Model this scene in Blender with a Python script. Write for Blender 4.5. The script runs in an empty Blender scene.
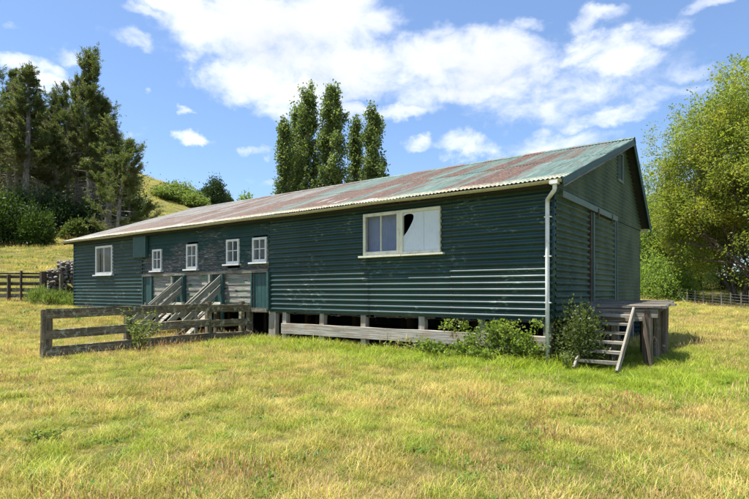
import bpy, math, random
import numpy as np
from mathutils import Vector, Matrix, noise as mn
R = math.radians
rng = np.random.default_rng(7)
random.seed(7)
scene = bpy.context.scene
col = scene.collection

# ------------------------------------------------------------------ place
# World axes follow the shed: X along its front wall, Y into its depth, the near front corner at the origin.
CAM = Vector((3.907, -11.466, 1.6))
AX, AY = .7944, .6069

def view_to_world(r, f):          # metres right of / ahead of where the photographer stands
    return CAM.x + r * AX - f * .6074, CAM.y + r * AY + f * .7948

def world_to_view(x, y):
    dx, dy = x - CAM.x, y - CAM.y
    return dx * AX + dy * AY, -dx * .6074 + dy * .7948

def ss(a, b, x):
    t = np.clip((np.asarray(x, float) - a) / (b - a), 0, 1)
    return t * t * (3 - 2 * t)

def terrain(x, y):
    x = np.asarray(x, float); y = np.asarray(y, float)
    r, f = world_to_view(x, y)
    rise = 1.25 * ss(15, 27, f) * ss(-5.5, -13, r)
    crest = np.clip(24 - (r + 46.5) * .40, 3.2, 27)
    t = np.clip((f - 27) / 83, 0, 1)
    z = rise + crest * (t ** .86)
    far = ss(130, 420, f)
    z = z * (1 - far * .75)
    w = ss(12, 40, f)
    z = z + w * (.35 * np.sin(x * .11 + 1.3) * np.cos(y * .09) + .15 * np.sin(x * .33 + y * .27))
    z = z + .03 * np.sin(x * .9 + .5) * np.sin(y * .8) + .015 * np.sin(x * 2.3) * np.cos(y * 2.7)
    # level pad beneath the shed
    pad = ss(2.5, 0, np.maximum(np.maximum(-x - 23, x), np.maximum(-y, y - 9)))
    base = .8 * ss(-12, -23, x)
    return z * (1 - pad) + base * pad

def tz(x, y): return float(terrain(x, y))
def at(px, f):
    x, y = view_to_world((px - 374.5) / 531 * f, f)
    return Vector((x, y, tz(x, y)))

# ------------------------------------------------------------------ mesh helpers
class MB:
    def __init__(s): s.v = []; s.f = []; s.g = []; s.smooth = False
    def add(s, verts, faces, gr=None):
        n = len(s.v)
        s.v.extend([tuple(p) for p in verts])
        s.g.extend(gr if gr else [tuple(p) for p in verts])
        s.f.extend([tuple(i + n for i in f) for f in faces])
    def box(s, x0, x1, y0, y1, z0, z1):
        vs = [(x, y, z) for x in (x0, x1) for y in (y0, y1) for z in (z0, z1)]
        s.add(vs, [(0, 1, 3, 2), (4, 6, 7, 5), (0, 4, 5, 1), (2, 3, 7, 6), (0, 2, 6, 4), (1, 5, 7, 3)])
    def beam(s, a, b, w, h, up=(0, 0, 1), jit=.0, seg=None, taper=1.0, roundness=0):
        """a sawn board or pole: w across, h along up; jit roughens it"""
        a = Vector(a); b = Vector(b); d = b - a; L = d.length; d.normalize()
        up = Vector(up); side = d.cross(up)
        if side.length < 1e-4: side = d.cross(Vector((1, 0, 0)))
        side.normalize(); up = side.cross(d).normalized()
        seg = seg or max(1, int(L / .35))
        if roundness:
            k = roundness; ring = [(math.cos(2 * math.pi * i / k) * .5, math.sin(2 * math.pi * i / k) * .5) for i in range(k)]
        else:
            ring = [(-.5, -.5), (.5, -.5), (.5, .5), (-.5, .5)]
        k = len(ring); o = random.random() * 90
        vs = []; gr = []
        jr = [random.uniform(-1, 1) * jit for _ in ring]
        for i in range(seg + 1):
            t = i / seg; c = a + d * (L * t); q = 1 + (taper - 1) * t
            wob = Vector((mn.noise(Vector((o, t * L * .8, 0))), mn.noise(Vector((o, t * L * .8, 9))), mn.noise(Vector((o, t * L * .8, 19))))) * jit * 1.5
            for j, (u, v) in enumerate(ring):
                jj = random.uniform(-1, 1) * jit * .5 + jr[j]
                e = random.uniform(-1, 1) * jit * 1.2 if i in (0, seg) else 0
                p = c + wob + side * (u * w * q + jj * .4 * (1 if u > 0 else -1)) + up * (v * h * q + jj * (1 if v > 0 else -1)) + d * e
                vs.append(p)
                gr.append((t * L + o, u * w * 1.0 + o, v * h))
        fs = []
        for i in range(seg):
            for j in range(k):
                A = i * k + j; B = i * k + (j + 1) % k
                fs.append((A, B, B + k, A + k))
        fs.append(tuple(range(k - 1, -1, -1))); fs.append(tuple(seg * k + j for j in range(k)))
        s.add(vs, fs, gr)
    def tube(s, pts, rad, k=6):
        pts = [Vector(p) for p in pts]; n = len(pts); vs = []; gr = []; L = 0; o = random.random() * 50
        ref = Vector((.31, .2, .93))
        for i, p in enumerate(pts):
            d = (pts[min(i + 1, n - 1)] - pts[max(i - 1, 0)]).normalized()
            if i: L += (p - pts[i - 1]).length
            a = d.cross(ref)
            if a.length < .05: a = d.cross(Vector((1, 0, 0)))
            a.normalize(); b = a.cross(d)
            for j in range(k):
                t = 2 * math.pi * j / k
                vs.append(p + (a * math.cos(t) + b * math.sin(t)) * rad[i])
                gr.append((L + o, math.cos(t) * rad[i], math.sin(t) * rad[i]))
        fs = []
        for i in range(n - 1):
            for j in range(k):
                A = i * k + j; B = i * k + (j + 1) % k
                fs.append((A, A + k, B + k, B))
        fs.append(tuple(range(k))); fs.append(tuple((n - 1) * k + j for j in range(k - 1, -1, -1)))
        s.add(vs, fs, gr)
    def build(s, name, mat, parent=None, bevel=0, smooth=False):
        me = bpy.data.meshes.new(name); me.from_pydata(s.v, [], s.f); me.materials.append(mat)
        a = me.attributes.new('gr', 'FLOAT_VECTOR', 'POINT')
        a.data.foreach_set('vector', np.array(s.g, dtype=np.float32).ravel())
        if smooth: me.polygons.foreach_set('use_smooth', [True] * len(me.polygons))
        me.update()
        return link(name, me, parent, bevel)

def link(name, me, parent=None, bevel=0):
    o = bpy.data.objects.new(name, me); col.objects.link(o)
    if parent is not None:
        o.parent = parent
        L = parent.location if parent.type == 'EMPTY' else Vector((0, 0, 0))
        if parent.type == 'EMPTY': o.matrix_parent_inverse = Matrix.Translation(-L)
    if bevel:
        m = o.modifiers.new('edge', 'BEVEL'); m.width = bevel; m.segments = 1; m.limit_method = 'ANGLE'
    return o

def tag(o, label=None, cat=None, group=None, kind=None):
    if label: o['label'] = label
    if cat: o['category'] = cat
    if group: o['group'] = group
    if kind: o['kind'] = kind
    return o

def thing(name, loc, label, cat, group=None):
    o = bpy.data.objects.new(name, None); o.empty_display_size = .2; o.location = loc; col.objects.link(o)
    return tag(o, label, cat, group)

def copy_tree(o, parent=None):
    c = o.copy(); col.objects.link(c)
    if parent is not None: c.parent = parent
    for ch in o.children: copy_tree(ch, c)
    return c

def np_mesh(name, V, F, mat, var=None, smooth=False):
    """V (n,3), F (m,k) arrays"""
    me = bpy.data.meshes.new(name)
    m, k = F.shape
    me.vertices.add(len(V)); me.vertices.foreach_set('co', V.astype(np.float32).ravel())
    me.loops.add(m * k); me.loops.foreach_set('vertex_index', F.astype(np.int32).ravel())
    me.polygons.add(m); me.polygons.foreach_set('loop_start', np.arange(0, m * k, k, dtype=np.int32))
    me.polygons.foreach_set('loop_total', np.full(m, k, dtype=np.int32))
    if smooth: me.polygons.foreach_set('use_smooth', np.ones(m, dtype=bool))
    me.materials.append(mat); me.update(calc_edges=True)
    if var is not None:
        a = me.attributes.new('var', 'FLOAT', 'POINT'); a.data.foreach_set('value', var.astype(np.float32))
    return me

# ------------------------------------------------------------------ node helpers
class NT:
    def __init__(s, name, world=False):
        if world:
            w = bpy.data.worlds.new(name); w.use_nodes = True; s.t = w.node_tree; s.owner = w
        else:
            m = bpy.data.materials.new(name); m.use_nodes = True; s.t = m.node_tree; s.owner = m
        s.t.nodes.clear()
    def n(s, typ, **kw):
        nd = s.t.nodes.new(typ)
        for k, v in kw.items():
            if k == 'inp':
                for a, b in v.items(): s.set(nd, a, b)
            else: setattr(nd, k, v)
        return nd
    def set(s, nd, a, b):
        i = nd.inputs[a]
        if isinstance(b, bpy.types.NodeSocket): s.t.links.new(b, i)
        else: i.default_value = b
    def m(s, op, a, b=0.0, c=0.0, clamp=False):
        nd = s.n('ShaderNodeMath', operation=op, use_clamp=clamp)
        s.set(nd, 0, a); s.set(nd, 1, b); s.set(nd, 2, c); return nd.outputs[0]
    def vm(s, op, a, b=(0, 0, 0)):
        nd = s.n('ShaderNodeVectorMath', operation=op); s.set(nd, 0, a); s.set(nd, 1, b)
        return nd.outputs['Value'] if op in ('DOT_PRODUCT', 'LENGTH') else nd.outputs[0]
    def mix(s, f, a, b, typ='MIX'):
        nd = s.n('ShaderNodeMix', data_type='RGBA', blend_type=typ); s.set(nd, 0, f)
        for i, v in ((6, a), (7, b)):
            if not isinstance(v, bpy.types.NodeSocket): v = (*v, 1) if len(v) == 3 else v
            s.set(nd, i, v)
        return nd.outputs[2]
    def noise(s, vec, scale, detail=4, rough=.55, dist=0, dim='3D'):
        nd = s.n('ShaderNodeTexNoise', noise_dimensions=dim)
        s.set(nd, 'Vector', vec); s.set(nd, 'Scale', scale); s.set(nd, 'Detail', detail); s.set(nd, 'Roughness', rough); s.set(nd, 'Distortion', dist)
        return nd.outputs[0]
    def rng(s, v, a, b, c=0., d=1., smooth=True):
        nd = s.n('ShaderNodeMapRange', interpolation_type='SMOOTHSTEP' if smooth else 'LINEAR')
        for i, x in enumerate((v, a, b, c, d)): s.set(nd, i, x)
        return nd.outputs[0]
    def scale(s, vec, sc):
        return s.vm('MULTIPLY', vec, sc)
    def ramp(s, f, stops):
        nd = s.n('ShaderNodeValToRGB'); s.set(nd, 0, f); e = nd.color_ramp.elements
        while len(e) < len(stops): e.new(.5)
        for k, (p, c) in zip(e, stops): k.position = p; k.color = (*c, 1)
        return nd.outputs[0]
    def pbr(s, color, rough=.8, bump=None, bstr=.3, bdist=.02, spec=.5, extra=None, trans=0, tcol=None):
        p = s.n('ShaderNodeBsdfPrincipled'); s.set(p, 'Base Color', color if isinstance(color, bpy.types.NodeSocket) else (*color, 1))
        s.set(p, 'Roughness', rough); s.set(p, 'Specular IOR Level', spec)
        for k, v in (extra or {}).items(): s.set(p, k, v)
        if bump is not None:
            b = s.n('ShaderNodeBump'); s.set(b, 'Height', bump); s.set(b, 'Strength', bstr); s.set(b, 'Distance', bdist)
            s.set(p, 'Normal', b.outputs[0])
        sh = p.outputs[0]
        if trans:
            t = s.n('ShaderNodeBsdfTranslucent'); s.set(t, 'Color', tcol if tcol is not None else color)
            mx = s.n('ShaderNodeMixShader'); s.set(mx, 0, trans); s.set(mx, 1, sh); s.set(mx, 2, t.outputs[0]); sh = mx.outputs[0]
        o = s.n('ShaderNodeOutputMaterial'); s.set(o, 'Surface', sh); return s.owner

def attr(t, name, typ='GEOMETRY', out='Vector'):
    a = t.n('ShaderNodeAttribute', attribute_name=name, attribute_type=typ); return a.outputs[out]
def pos(t): return t.n('ShaderNodeNewGeometry').outputs['Position']
def obj(t): return t.n('ShaderNodeTexCoord').outputs['Object']

# ------------------------------------------------------------------ materials
def mat_wood(name, light, dark, lichen=(.34, .36, .24), amount=.35, stain=None):
    t = NT(name); g = attr(t, 'gr')
    gr = t.noise(t.scale(g, (1.6, 38, 38)), 1, 5, .6)
    gr2 = t.noise(t.scale(g, (.5, 9, 9)), 1, 3)
    c = t.mix(t.rng(gr, .35, .65), dark, light)
    c = t.mix(t.rng(gr2, .4, .75, 0, .6), c, tuple(x * .6 for x in dark))
    p = pos(t)
    li = t.noise(p, 9, 5, .7); li2 = t.noise(p, 1.7, 2)
    c = t.mix(t.m('MULTIPLY', t.rng(li, .56 - .1 * amount, .66), t.rng(li2, .35, .65, .15, amount * 1.6)), c, lichen)
    if stain: c = t.mix(t.rng(t.noise(p, 2.3, 3), .5, .68, 0, .55), c, stain)
    return t.pbr(c, .88, bump=t.m('ADD', gr, t.m('MULTIPLY', li, .5)), bstr=.6, bdist=.012, spec=.25)

W_GREY = mat_wood('weathered_grey_timber', (.30, .27, .22), (.11, .095, .075))
W_FENCE = mat_wood('lichened_fence_timber', (.27, .22, .15), (.085, .065, .042), (.40, .42, .30), .75)
W_DARK = mat_wood('dark_brown_timber', (.13, .095, .07), (.05, .036, .026), (.24, .24, .16), .25)
W_PALE = mat_wood('silvered_timber', (.40, .365, .31), (.19, .16, .125), (.36, .40, .25), .4)
W_CHUTE = mat_wood('greenish_silver_timber', (.38, .365, .31), (.17, .155, .125), (.30, .34, .23), .8)
W_PLANK = mat_wood('whitewashed_timber', (.52, .49, .44), (.27, .235, .19), (.42, .44, .34), .35, (.33, .22, .13))
W_POST = mat_wood('brown_post_timber', (.27, .205, .15), (.09, .068, .05), (.24, .27, .16), .35)

P_ = .148
def mat_teal():
    t = NT('dark_teal_painted_iron'); p = obj(t)
    big = t.noise(t.scale(p, (.5, .5, .25)), 1.3, 3)
    c = t.mix(t.rng(big, .3, .7), (.008, .038, .039), (.017, .062, .060))
    fade = t.noise(t.scale(p, (1.2, 1.2, 6)), 1, 5, .7)
    c = t.mix(t.rng(fade, .55, .8, 0, .35), c, (.07, .12, .105))
    sp_ = t.n('ShaderNodeSeparateXYZ'); t.set(sp_, 0, p); cb = t.n('ShaderNodeCombineXYZ')
    t.set(cb, 0, t.m('FLOOR', t.m('DIVIDE', t.m('ADD', sp_.outputs[0], 30.1), 2.6))); t.set(cb, 1, t.m('FLOOR', t.m('DIVIDE', sp_.outputs[2], .74)))
    wn_ = t.n('ShaderNodeTexWhiteNoise'); t.set(wn_, 'Vector', cb.outputs[0])
    c = t.mix(t.m('MULTIPLY', wn_.outputs['Value'], .38), c, (.030, .062, .052))
    nl = t.m('MULTIPLY', t.m('LESS_THAN', t.m('FRACT', t.m('DIVIDE', t.m('ADD', sp_.outputs[0], 30.), .87)), .030), t.m('LESS_THAN', t.m('FRACT', t.m('DIVIDE', sp_.outputs[2], P_ * 2)), .22))
    c = t.mix(t.m('MULTIPLY', nl, .8), c, (.09, .055, .035))
    for jx in (7.63, 5.05, 2.45, 19.9):
        c = t.mix(t.m('MULTIPLY', t.m('LESS_THAN', t.m('ABSOLUTE', t.m('ADD', sp_.outputs[0], jx)), .011), .85), c, (.012, .014, .012))
    # paint flaked off in little horizontal scabs, in a few places only
    fl = t.noise(t.scale(p, (5.5, 5.5, 15)), 1, 5, .75); where = t.noise(t.scale(p, (.75, .75, 1.1)), 1, 2, .5)
    c = t.mix(t.m('MULTIPLY', t.rng(fl, .54, .62), t.rng(where, .50, .62)), c, (.17, .24, .20))
    rust = t.noise(t.scale(p, (9, 9, 3)), 1, 4, .7)
    c = t.mix(t.rng(rust, .72, .80, 0, .55), c, (.10, .055, .03))
    dirt = t.noise(t.scale(p, (14, 14, .8)), 1, 4, .6)
    c = t.mix(t.rng(dirt, .45, .75, 0, .6), c, (.035, .045, .038))
    return t.pbr(c, t.rng(fade, .3, .7, .42, .58), bump=t.noise(p, 30, 3), bstr=.08, bdist=.01, spec=.5)
TEAL = mat_teal()

def mat_gable():
    t = NT('faded_green_painted_iron'); p = obj(t)
    big = t.noise(t.scale(p, (.6, .6, .5)), 1.5, 4, .6)
    c = t.mix(t.rng(big, .3, .7), (.026, .062, .048), (.082, .122, .086))
    st = t.noise(t.scale(p, (6, 6, 1.1)), 1, 5, .7)
    c = t.mix(t.rng(st, .5, .8, 0, .6), c, (.135, .155, .115))
    fl = t.noise(t.scale(p, (6, 6, 22)), 1, 5, .75)
    c = t.mix(t.rng(fl, .58, .7, 0, .75), c, (.21, .25, .20))
    ru = t.noise(t.scale(p, (2.4, 2.4, 4)), 1, 4, .7)
    c = t.mix(t.rng(ru, .63, .74, 0, .6), c, (.13, .075, .04))
    return t.pbr(c, .62, bump=t.noise(p, 30, 3), bstr=.1, bdist=.01, spec=.2)
GABLE = mat_gable()

def mat_roof():
    t = NT('rusting_painted_roof_iron'); p = obj(t)
    sep = t.n('ShaderNodeSeparateXYZ'); t.set(sep, 0, p); X, Y, Z = sep.outputs
    fine = t.noise(t.scale(p, (6.5, .45, .45)), 1, 6, .75)
    sheet = t.noise(t.scale(p, (1.35, .09, .09)), 1, 3, .55)
    speck = t.noise(t.scale(p, (16, 9, 9)), 1, 4, .75)
    row = t.m('GREATER_THAN', Y, 3.05); cb = t.n('ShaderNodeCombineXYZ'); t.set(cb, 0, t.m('FLOOR', t.m('DIVIDE', t.m('ADD', X, .13), .76))); t.set(cb, 1, row)
    wn_ = t.n('ShaderNodeTexWhiteNoise'); t.set(wn_, 'Vector', cb.outputs[0]); per = wn_.outputs['Value']
    sheet = t.m('ADD', t.m('MULTIPLY', sheet, .62), t.m('MULTIPLY', per, .36))
    teal = t.mix(t.rng(fine, .35, .7), (.075, .14, .115), (.20, .275, .235))
    grey = t.mix(t.rng(t.m('ADD', t.m('MULTIPLY', fine, .75), t.m('MULTIPLY', speck, .3)), .40, .66), (.085, .075, .06), (.28, .275, .25))
    left = t.rng(t.m('ADD', X, t.m('MULTIPLY', t.m('SUBTRACT', sheet, .5), 14)), -14, -10)
    c = t.mix(left, grey, teal)
    rust = t.mix(t.rng(speck, .35, .7), (.075, .045, .03), (.225, .13, .09))
    # rust gathers in whole sheets along the middle of the roof, less at both ends
    zone = t.m('MULTIPLY', t.rng(X, -22, -12, .55, 1), t.rng(X, .3, -1.8, .55, 1))
    low = t.rng(Y, 6.6, -.3, -.06, .08, False)
    amt = t.m('ADD', t.m('ADD', t.m('MULTIPLY', sheet, .95), t.m('MULTIPLY', fine, .55)), low)
    amt = t.m('ADD', amt, t.m('MULTIPLY', speck, .16))
    thr = t.m('SUBTRACT', 1.12, t.m('MULTIPLY', zone, .36))
    mk = t.rng(t.m('SUBTRACT', amt, thr), -.02, .09)
    c = t.mix(mk, c, rust)
    # a few sheets scoured back to bare pale zinc near the gutter
    bare = t.noise(t.scale(p, (1.1, .35, .35)), 1, 3, .6)
    c = t.mix(t.m('MULTIPLY', t.rng(bare, .62, .68), t.rng(Y, 2.4, .5)), c, (.50, .50, .48))
    dk = t.noise(t.scale(p, (11, .8, .8)), 1, 5, .75)
    c = t.mix(t.rng(dk, .48, .64, 0, .75), c, (.075, .06, .05))
    li = t.noise(p, 13, 4, .75)
    c = t.mix(t.rng(li, .62, .72, 0, .55), c, (.45, .45, .33))
    # the lichen crust along the bottom edge
    seam = t.m('FRACT', t.m('DIVIDE', t.m('ADD', X, 50.13), .76))
    c = t.mix(t.m('MULTIPLY', t.rng(seam, .10, .0), t.rng(t.noise(t.scale(p, (2, .7, .7)), 1, 4), .42, .6, 0, .8)), c, (.10, .055, .035))
    c = t.mix(t.m('MULTIPLY', t.rng(Y, .35, -.2), t.rng(li, .38, .55)), c, (.46, .44, .31))
    return t.pbr(c, .62, bump=speck, bstr=.15, bdist=.01, spec=.4)
ROOF = mat_roof()

def mat_boards():
    t = NT('peeling_weatherboards'); p = obj(t)
    sep = t.n('ShaderNodeSeparateXYZ'); t.set(sep, 0, p); Z = sep.outputs[2]
    g = t.noise(t.scale(p, (1.5, 10, 42)), 1, 5, .65)
    wood = t.mix(t.rng(g, .35, .68), (.035, .036, .034), (.165, .16, .145))
    paint = t.mix(t.noise(p, 1.3, 3), (.012, .045, .044), (.035, .075, .066))
    fl = t.noise(t.scale(p, (3.2, 5, 17)), 1, 6, .8); big = t.noise(t.scale(p, (.55, 1, 1.3)), 1, 3)
    a = t.m('ADD', t.m('MULTIPLY', fl, .8), t.m('MULTIPLY', big, .75))
    hi = t.rng(Z, 3.7, 2.5, -.02, .13, False)
    m = t.rng(t.m('ADD', a, hi), .82, .88)
    c = t.mix(m, paint, wood)
    w2 = t.noise(t.scale(p, (3.5, 5, 26)), 1, 5, .8)
    c = t.mix(t.m('MULTIPLY', t.rng(w2, .54, .64), m), c, (.44, .45, .42))
    return t.pbr(c, .85, bump=t.m('ADD', g, fl), bstr=.5, bdist=.01, spec=.25)
BOARDS = mat_boards()
def mat_lowboards():
    t = NT('worn_pen_boards'); p = obj(t)
    g = t.noise(t.scale(p, (1.5, 10, 42)), 1, 5, .65)
    c = t.mix(t.rng(g, .35, .68), (.15, .135, .11), (.42, .405, .36))
    fl = t.noise(t.scale(p, (1.3, 5, 5)), 1, 5, .7)
    c = t.mix(t.rng(fl, .53, .62, 0, .8), c, (.15, .23, .12))
    fl2 = t.noise(t.scale(p, (1.8, 5, 8)), 1, 5, .7)
    c = t.mix(t.rng(fl2, .57, .62, 0, .9), c, (.03, .075, .065))
    return t.pbr(c, .9, bump=g, bstr=.5, bdist=.01, spec=.2)
LOWB = mat_lowboards()

def mat_paint(name, c, dirt, amt=.5, rough=.55, scale=6):
    t = NT(name); p = pos(t)
    n = t.noise(p, scale, 5, .7); n2 = t.noise(t.scale(p, (20, 20, 5)), 1, 4, .7)
    cc = t.mix(t.rng(n, .45, .75, 0, amt), c, dirt); cc = t.mix(t.rng(n2, .5, .75, 0, amt * .7), cc, tuple(x * .6 for x in dirt))
    return t.pbr(cc, rough, bump=n2, bstr=.15, bdist=.01, spec=.4)
CREAM = mat_paint('cream_window_paint', (.74, .71, .56), (.40, .37, .20), .55)
WHITE = mat_paint('white_window_paint', (.76, .76, .72), (.45, .43, .36), .5)
PIPE = mat_paint('white_downpipe', (.80, .80, .78), (.50, .48, .40), .45, .4)
GUTTER = mat_paint('lichened_gutter', (.50, .46, .28), (.26, .23, .10), .8, .7, 14)
TRIM = mat_paint('teal_painted_trim', (.024, .080, .076), (.10, .12, .10), .6)
FADED = mat_paint('faded_green_trim', (.09, .14, .12), (.17, .19, .14), .7)
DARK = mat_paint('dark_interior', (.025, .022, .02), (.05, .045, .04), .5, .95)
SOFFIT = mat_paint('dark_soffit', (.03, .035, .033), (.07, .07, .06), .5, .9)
WIRE = mat_paint('galvanised_wire', (.25, .25, .24), (.15, .12, .1), .5, .5)
CURTAIN = mat_paint('faded_blue_curtain', (.34, .42, .66), (.44, .50, .66), .5, .9)
CURTAIN2 = mat_paint('grey_curtain', (.32, .32, .31), (.2, .19, .17), .6, .9)

def mat_glass(name, tint, cover, rough=.04):
    t = NT(name); p = pos(t)
    n = t.noise(p, 4, 4, .6)
    d = t.n('ShaderNodeBsdfPrincipled'); t.set(d, 'Base Color', (*tint, 1)); t.set(d, 'Roughness', rough); t.set(d, 'Specular IOR Level', .7)
    tr = t.n('ShaderNodeBsdfTransparent'); mx = t.n('ShaderNodeMixShader')
    t.set(mx, 0, t.rng(n, .3, .7, cover * .7, cover)); t.set(mx, 1, tr.outputs[0]); t.set(mx, 2, d.outputs[0])
    o = t.n('ShaderNodeOutputMaterial'); t.set(o, 'Surface', mx.outputs[0]); return t.owner
GLASS = mat_glass('dusty_window_glass', (.10, .11, .12), .22)
FROST = mat_paint('milky_window_sheet', (.66, .71, .74), (.54, .60, .63), .6, .3, 3)

def mat_leaf(name, dark, light, trans=.35, accent=None, tmul=1.5):
    t = NT(name); v = attr(t, 'var', out='Fac'); p = pos(t)
    n = t.noise(p, .55, 3)
    c = t.mix(v, dark, light)
    if accent: c = t.mix(t.rng(n, .48, .68, 0, .8), c, accent)
    oi = t.n('ShaderNodeObjectInfo').outputs['Random']
    c = t.mix(t.m('MULTIPLY', oi, .25), c, tuple(x * .6 for x in dark))
    tc = t.mix(1.0, c, (tmul, tmul * 1.1, tmul * .6), 'MULTIPLY')
    return t.pbr(c, .5, spec=.35, trans=trans, tcol=tc)
L_CON = mat_leaf('conifer_needles', (.056, .080, .030), (.185, .205, .070), .38, (.19, .165, .09))
L_PINE = mat_leaf('young_pine_needles', (.018, .040, .008), (.10, .155, .022), .35)
L_POP = mat_leaf('poplar_leaves', (.060, .095, .028), (.27, .32, .11), .4)
L_WIL = mat_leaf('willow_leaves', (.12, .165, .028), (.31, .34, .060), .5, (.35, .31, .05))
L_LIME = mat_leaf('bright_green_leaves', (.11, .17, .035), (.32, .40, .09), .5)
L_DARK = mat_leaf('dark_broad_leaves', (.022, .045, .014), (.07, .11, .03), .25)
L_BR = mat_leaf('bramble_leaves', (.09, .15, .025), (.30, .36, .07), .45, (.36, .34, .09))
L_SH = mat_leaf('dark_shrub_leaves', (.055, .08, .022), (.17, .20, .055), .38)
L_WEED = mat_leaf('weed_leaves', (.12, .165, .04), (.27, .32, .085), .4)
def mat_bark(name, a, b):
    t = NT(name); g = attr(t, 'gr')
    n = t.noise(t.scale(g, (2, 9, 9)), 1, 5, .7)
    return t.pbr(t.mix(t.rng(n, .35, .65), a, b), .95, bump=n, bstr=.8, bdist=.05, spec=.15)
B_GREY = mat_bark('grey_bark', (.13, .115, .10), (.34, .31, .27))
B_DARK = mat_bark('dark_bark', (.045, .036, .028), (.13, .105, .08))
B_TWIG = mat_bark('weed_stalk', (.16, .13, .07), (.30, .26, .14))

def grass_color(t, p):
    n1 = t.noise(p, .55, 4, .6); n2 = t.noise(p, 2.3, 4, .65); n3 = t.noise(p, .13, 2)
    c = t.mix(t.rng(n1, .35, .66), (.17, .19, .035), (.36, .30, .10))
    c = t.mix(t.rng(n2, .5, .75, 0, .7), c, (.40, .34, .16))
    c = t.mix(t.rng(n3, .52, .70, 0, .5), c, (.20, .23, .05))
    return c
def mat_ground():
    t = NT('dry_pasture'); p = pos(t)
    c = grass_color(t, p)
    n = t.noise(p, 28, 4, .8); m = t.noise(p, 7, 4, .7)
    c = t.mix(t.rng(n, .35, .62, .55, 0), c, (.10, .085, .035))
    c = t.mix(t.rng(m, .55, .72, 0, .35), c, (.13, .17, .03))
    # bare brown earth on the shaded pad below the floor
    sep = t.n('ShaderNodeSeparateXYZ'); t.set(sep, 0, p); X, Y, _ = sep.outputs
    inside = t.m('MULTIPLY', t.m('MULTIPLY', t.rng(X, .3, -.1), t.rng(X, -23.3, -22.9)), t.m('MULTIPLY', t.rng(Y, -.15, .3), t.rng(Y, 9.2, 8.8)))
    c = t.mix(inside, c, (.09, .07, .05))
    return t.pbr(c, .95, bump=t.m('ADD', n, m), bstr=1, bdist=.08, spec=.1)
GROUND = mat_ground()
def mat_blade(name, kind):
    t = NT(name); p = pos(t); v = attr(t, 'var', out='Fac')
    dry = attr(t, 'dry', 'INSTANCER', 'Fac'); h = attr(t, 'tip', out='Fac')
    g = t.mix(v, (.15, .215, .018), (.40, .48, .045))
    s = t.mix(v, (.34, .27, .07), (.66, .54, .20))
    lvl = t.m('ADD', dry, t.m('MULTIPLY', t.m('SUBTRACT', v, .5), .35))
    lvl = t.m('ADD', lvl, t.m('MULTIPLY', h, .18))
    c = t.mix(t.rng(lvl, .25, .85), g, s)
    if kind == 'dock': c = t.mix(t.rng(h, .3, .7), (.20, .17, .05), t.mix(v, (.26, .12, .06), (.50, .27, .14)))
    if kind == 'seed':
        c = t.mix(t.rng(h, .62, .72), c, t.mix(v, (.42, .25, .14), (.60, .43, .24)))
    oi = t.n('ShaderNodeObjectInfo').outputs['Random']
    k_ = t.rng(oi, 0, 1, .58, 1.5, False); kc = t.n('ShaderNodeCombineXYZ')
    for i_ in range(3): t.set(kc, i_, k_)
    c = t.mix(1., c, kc.outputs[0], 'MULTIPLY')
    if kind == 'broad':
        c = t.mix(v, (.07, .16, .02), (.18, .30, .05))
    return t.pbr(c, .55, spec=.25, trans=.35, tcol=t.mix(1., c, (1.35, 1.35, .8), 'MULTIPLY'))
G_BLADE = mat_blade('grass_blades', 'blade'); G_SEED = mat_blade('grass_seed_heads', 'seed'); G_BROAD = mat_blade('broad_weed_leaves', 'broad')
G_DOCK = mat_blade('reddish_seed_stalks', 'dock')
def mat_stone():
    t = NT('lichened_rock'); p = pos(t); n = t.noise(p, 5, 5, .7)
    return t.pbr(t.ramp(n, [(.3, (.06, .05, .04)), (.5, (.20, .18, .15)), (.7, (.42, .39, .34))]), .95, bump=n, bstr=.8, bdist=.05, spec=.15)
STONE = mat_stone()

# ------------------------------------------------------------------ ground
def make_ground():
    rs = np.concatenate([np.linspace(0, 3, 5), np.geomspace(3.4, 90, 190), np.geomspace(95, 3000, 60)])
    na = 400; th = np.linspace(0, 2 * np.pi, na, endpoint=False)
    RR, TT = np.meshgrid(rs[1:], th, indexing='ij')
    X = CAM.x + RR * np.cos(TT); Y = CAM.y + RR * np.sin(TT)
    V = np.stack([X.ravel(), Y.ravel(), terrain(X, Y).ravel()], 1)
    V = np.vstack([V, [[CAM.x, CAM.y, tz(CAM.x, CAM.y)]]])
    n = len(rs) - 1; i, j = np.meshgrid(np.arange(n - 1), np.arange(na), indexing='ij')
    a = i * na + j; b = i * na + (j + 1) % na
    F = np.stack([a, a + na, b + na, b], -1).reshape(-1, 4)
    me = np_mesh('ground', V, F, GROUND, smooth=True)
    # centre fan
    import bmesh
    bm = bmesh.new(); bm.from_mesh(me); bm.verts.ensure_lookup_table()
    c = bm.verts[len(V) - 1]
    for k in range(na): f = bm.faces.new((c, bm.verts[k], bm.verts[(k + 1) % na])); f.smooth = True
    bm.to_mesh(me); bm.free()
    tag(link('ground', me), kind='structure')
make_ground()

# ------------------------------------------------------------------ woolshed
XL, XR, YB = -22.9, 0.0, 8.95
SL1, SL2 = .345, .92; RY, RZ = 6.45, 6.26
def roof_under(y): return RZ - (RY - y) * SL1 if y < RY else RZ - (y - RY) * SL2
P = .148
shed = thing('woolshed', ((XL) / 2, YB / 2, .4), 'long dark green corrugated iron shed with rusty gabled roof', 'shed')

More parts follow.
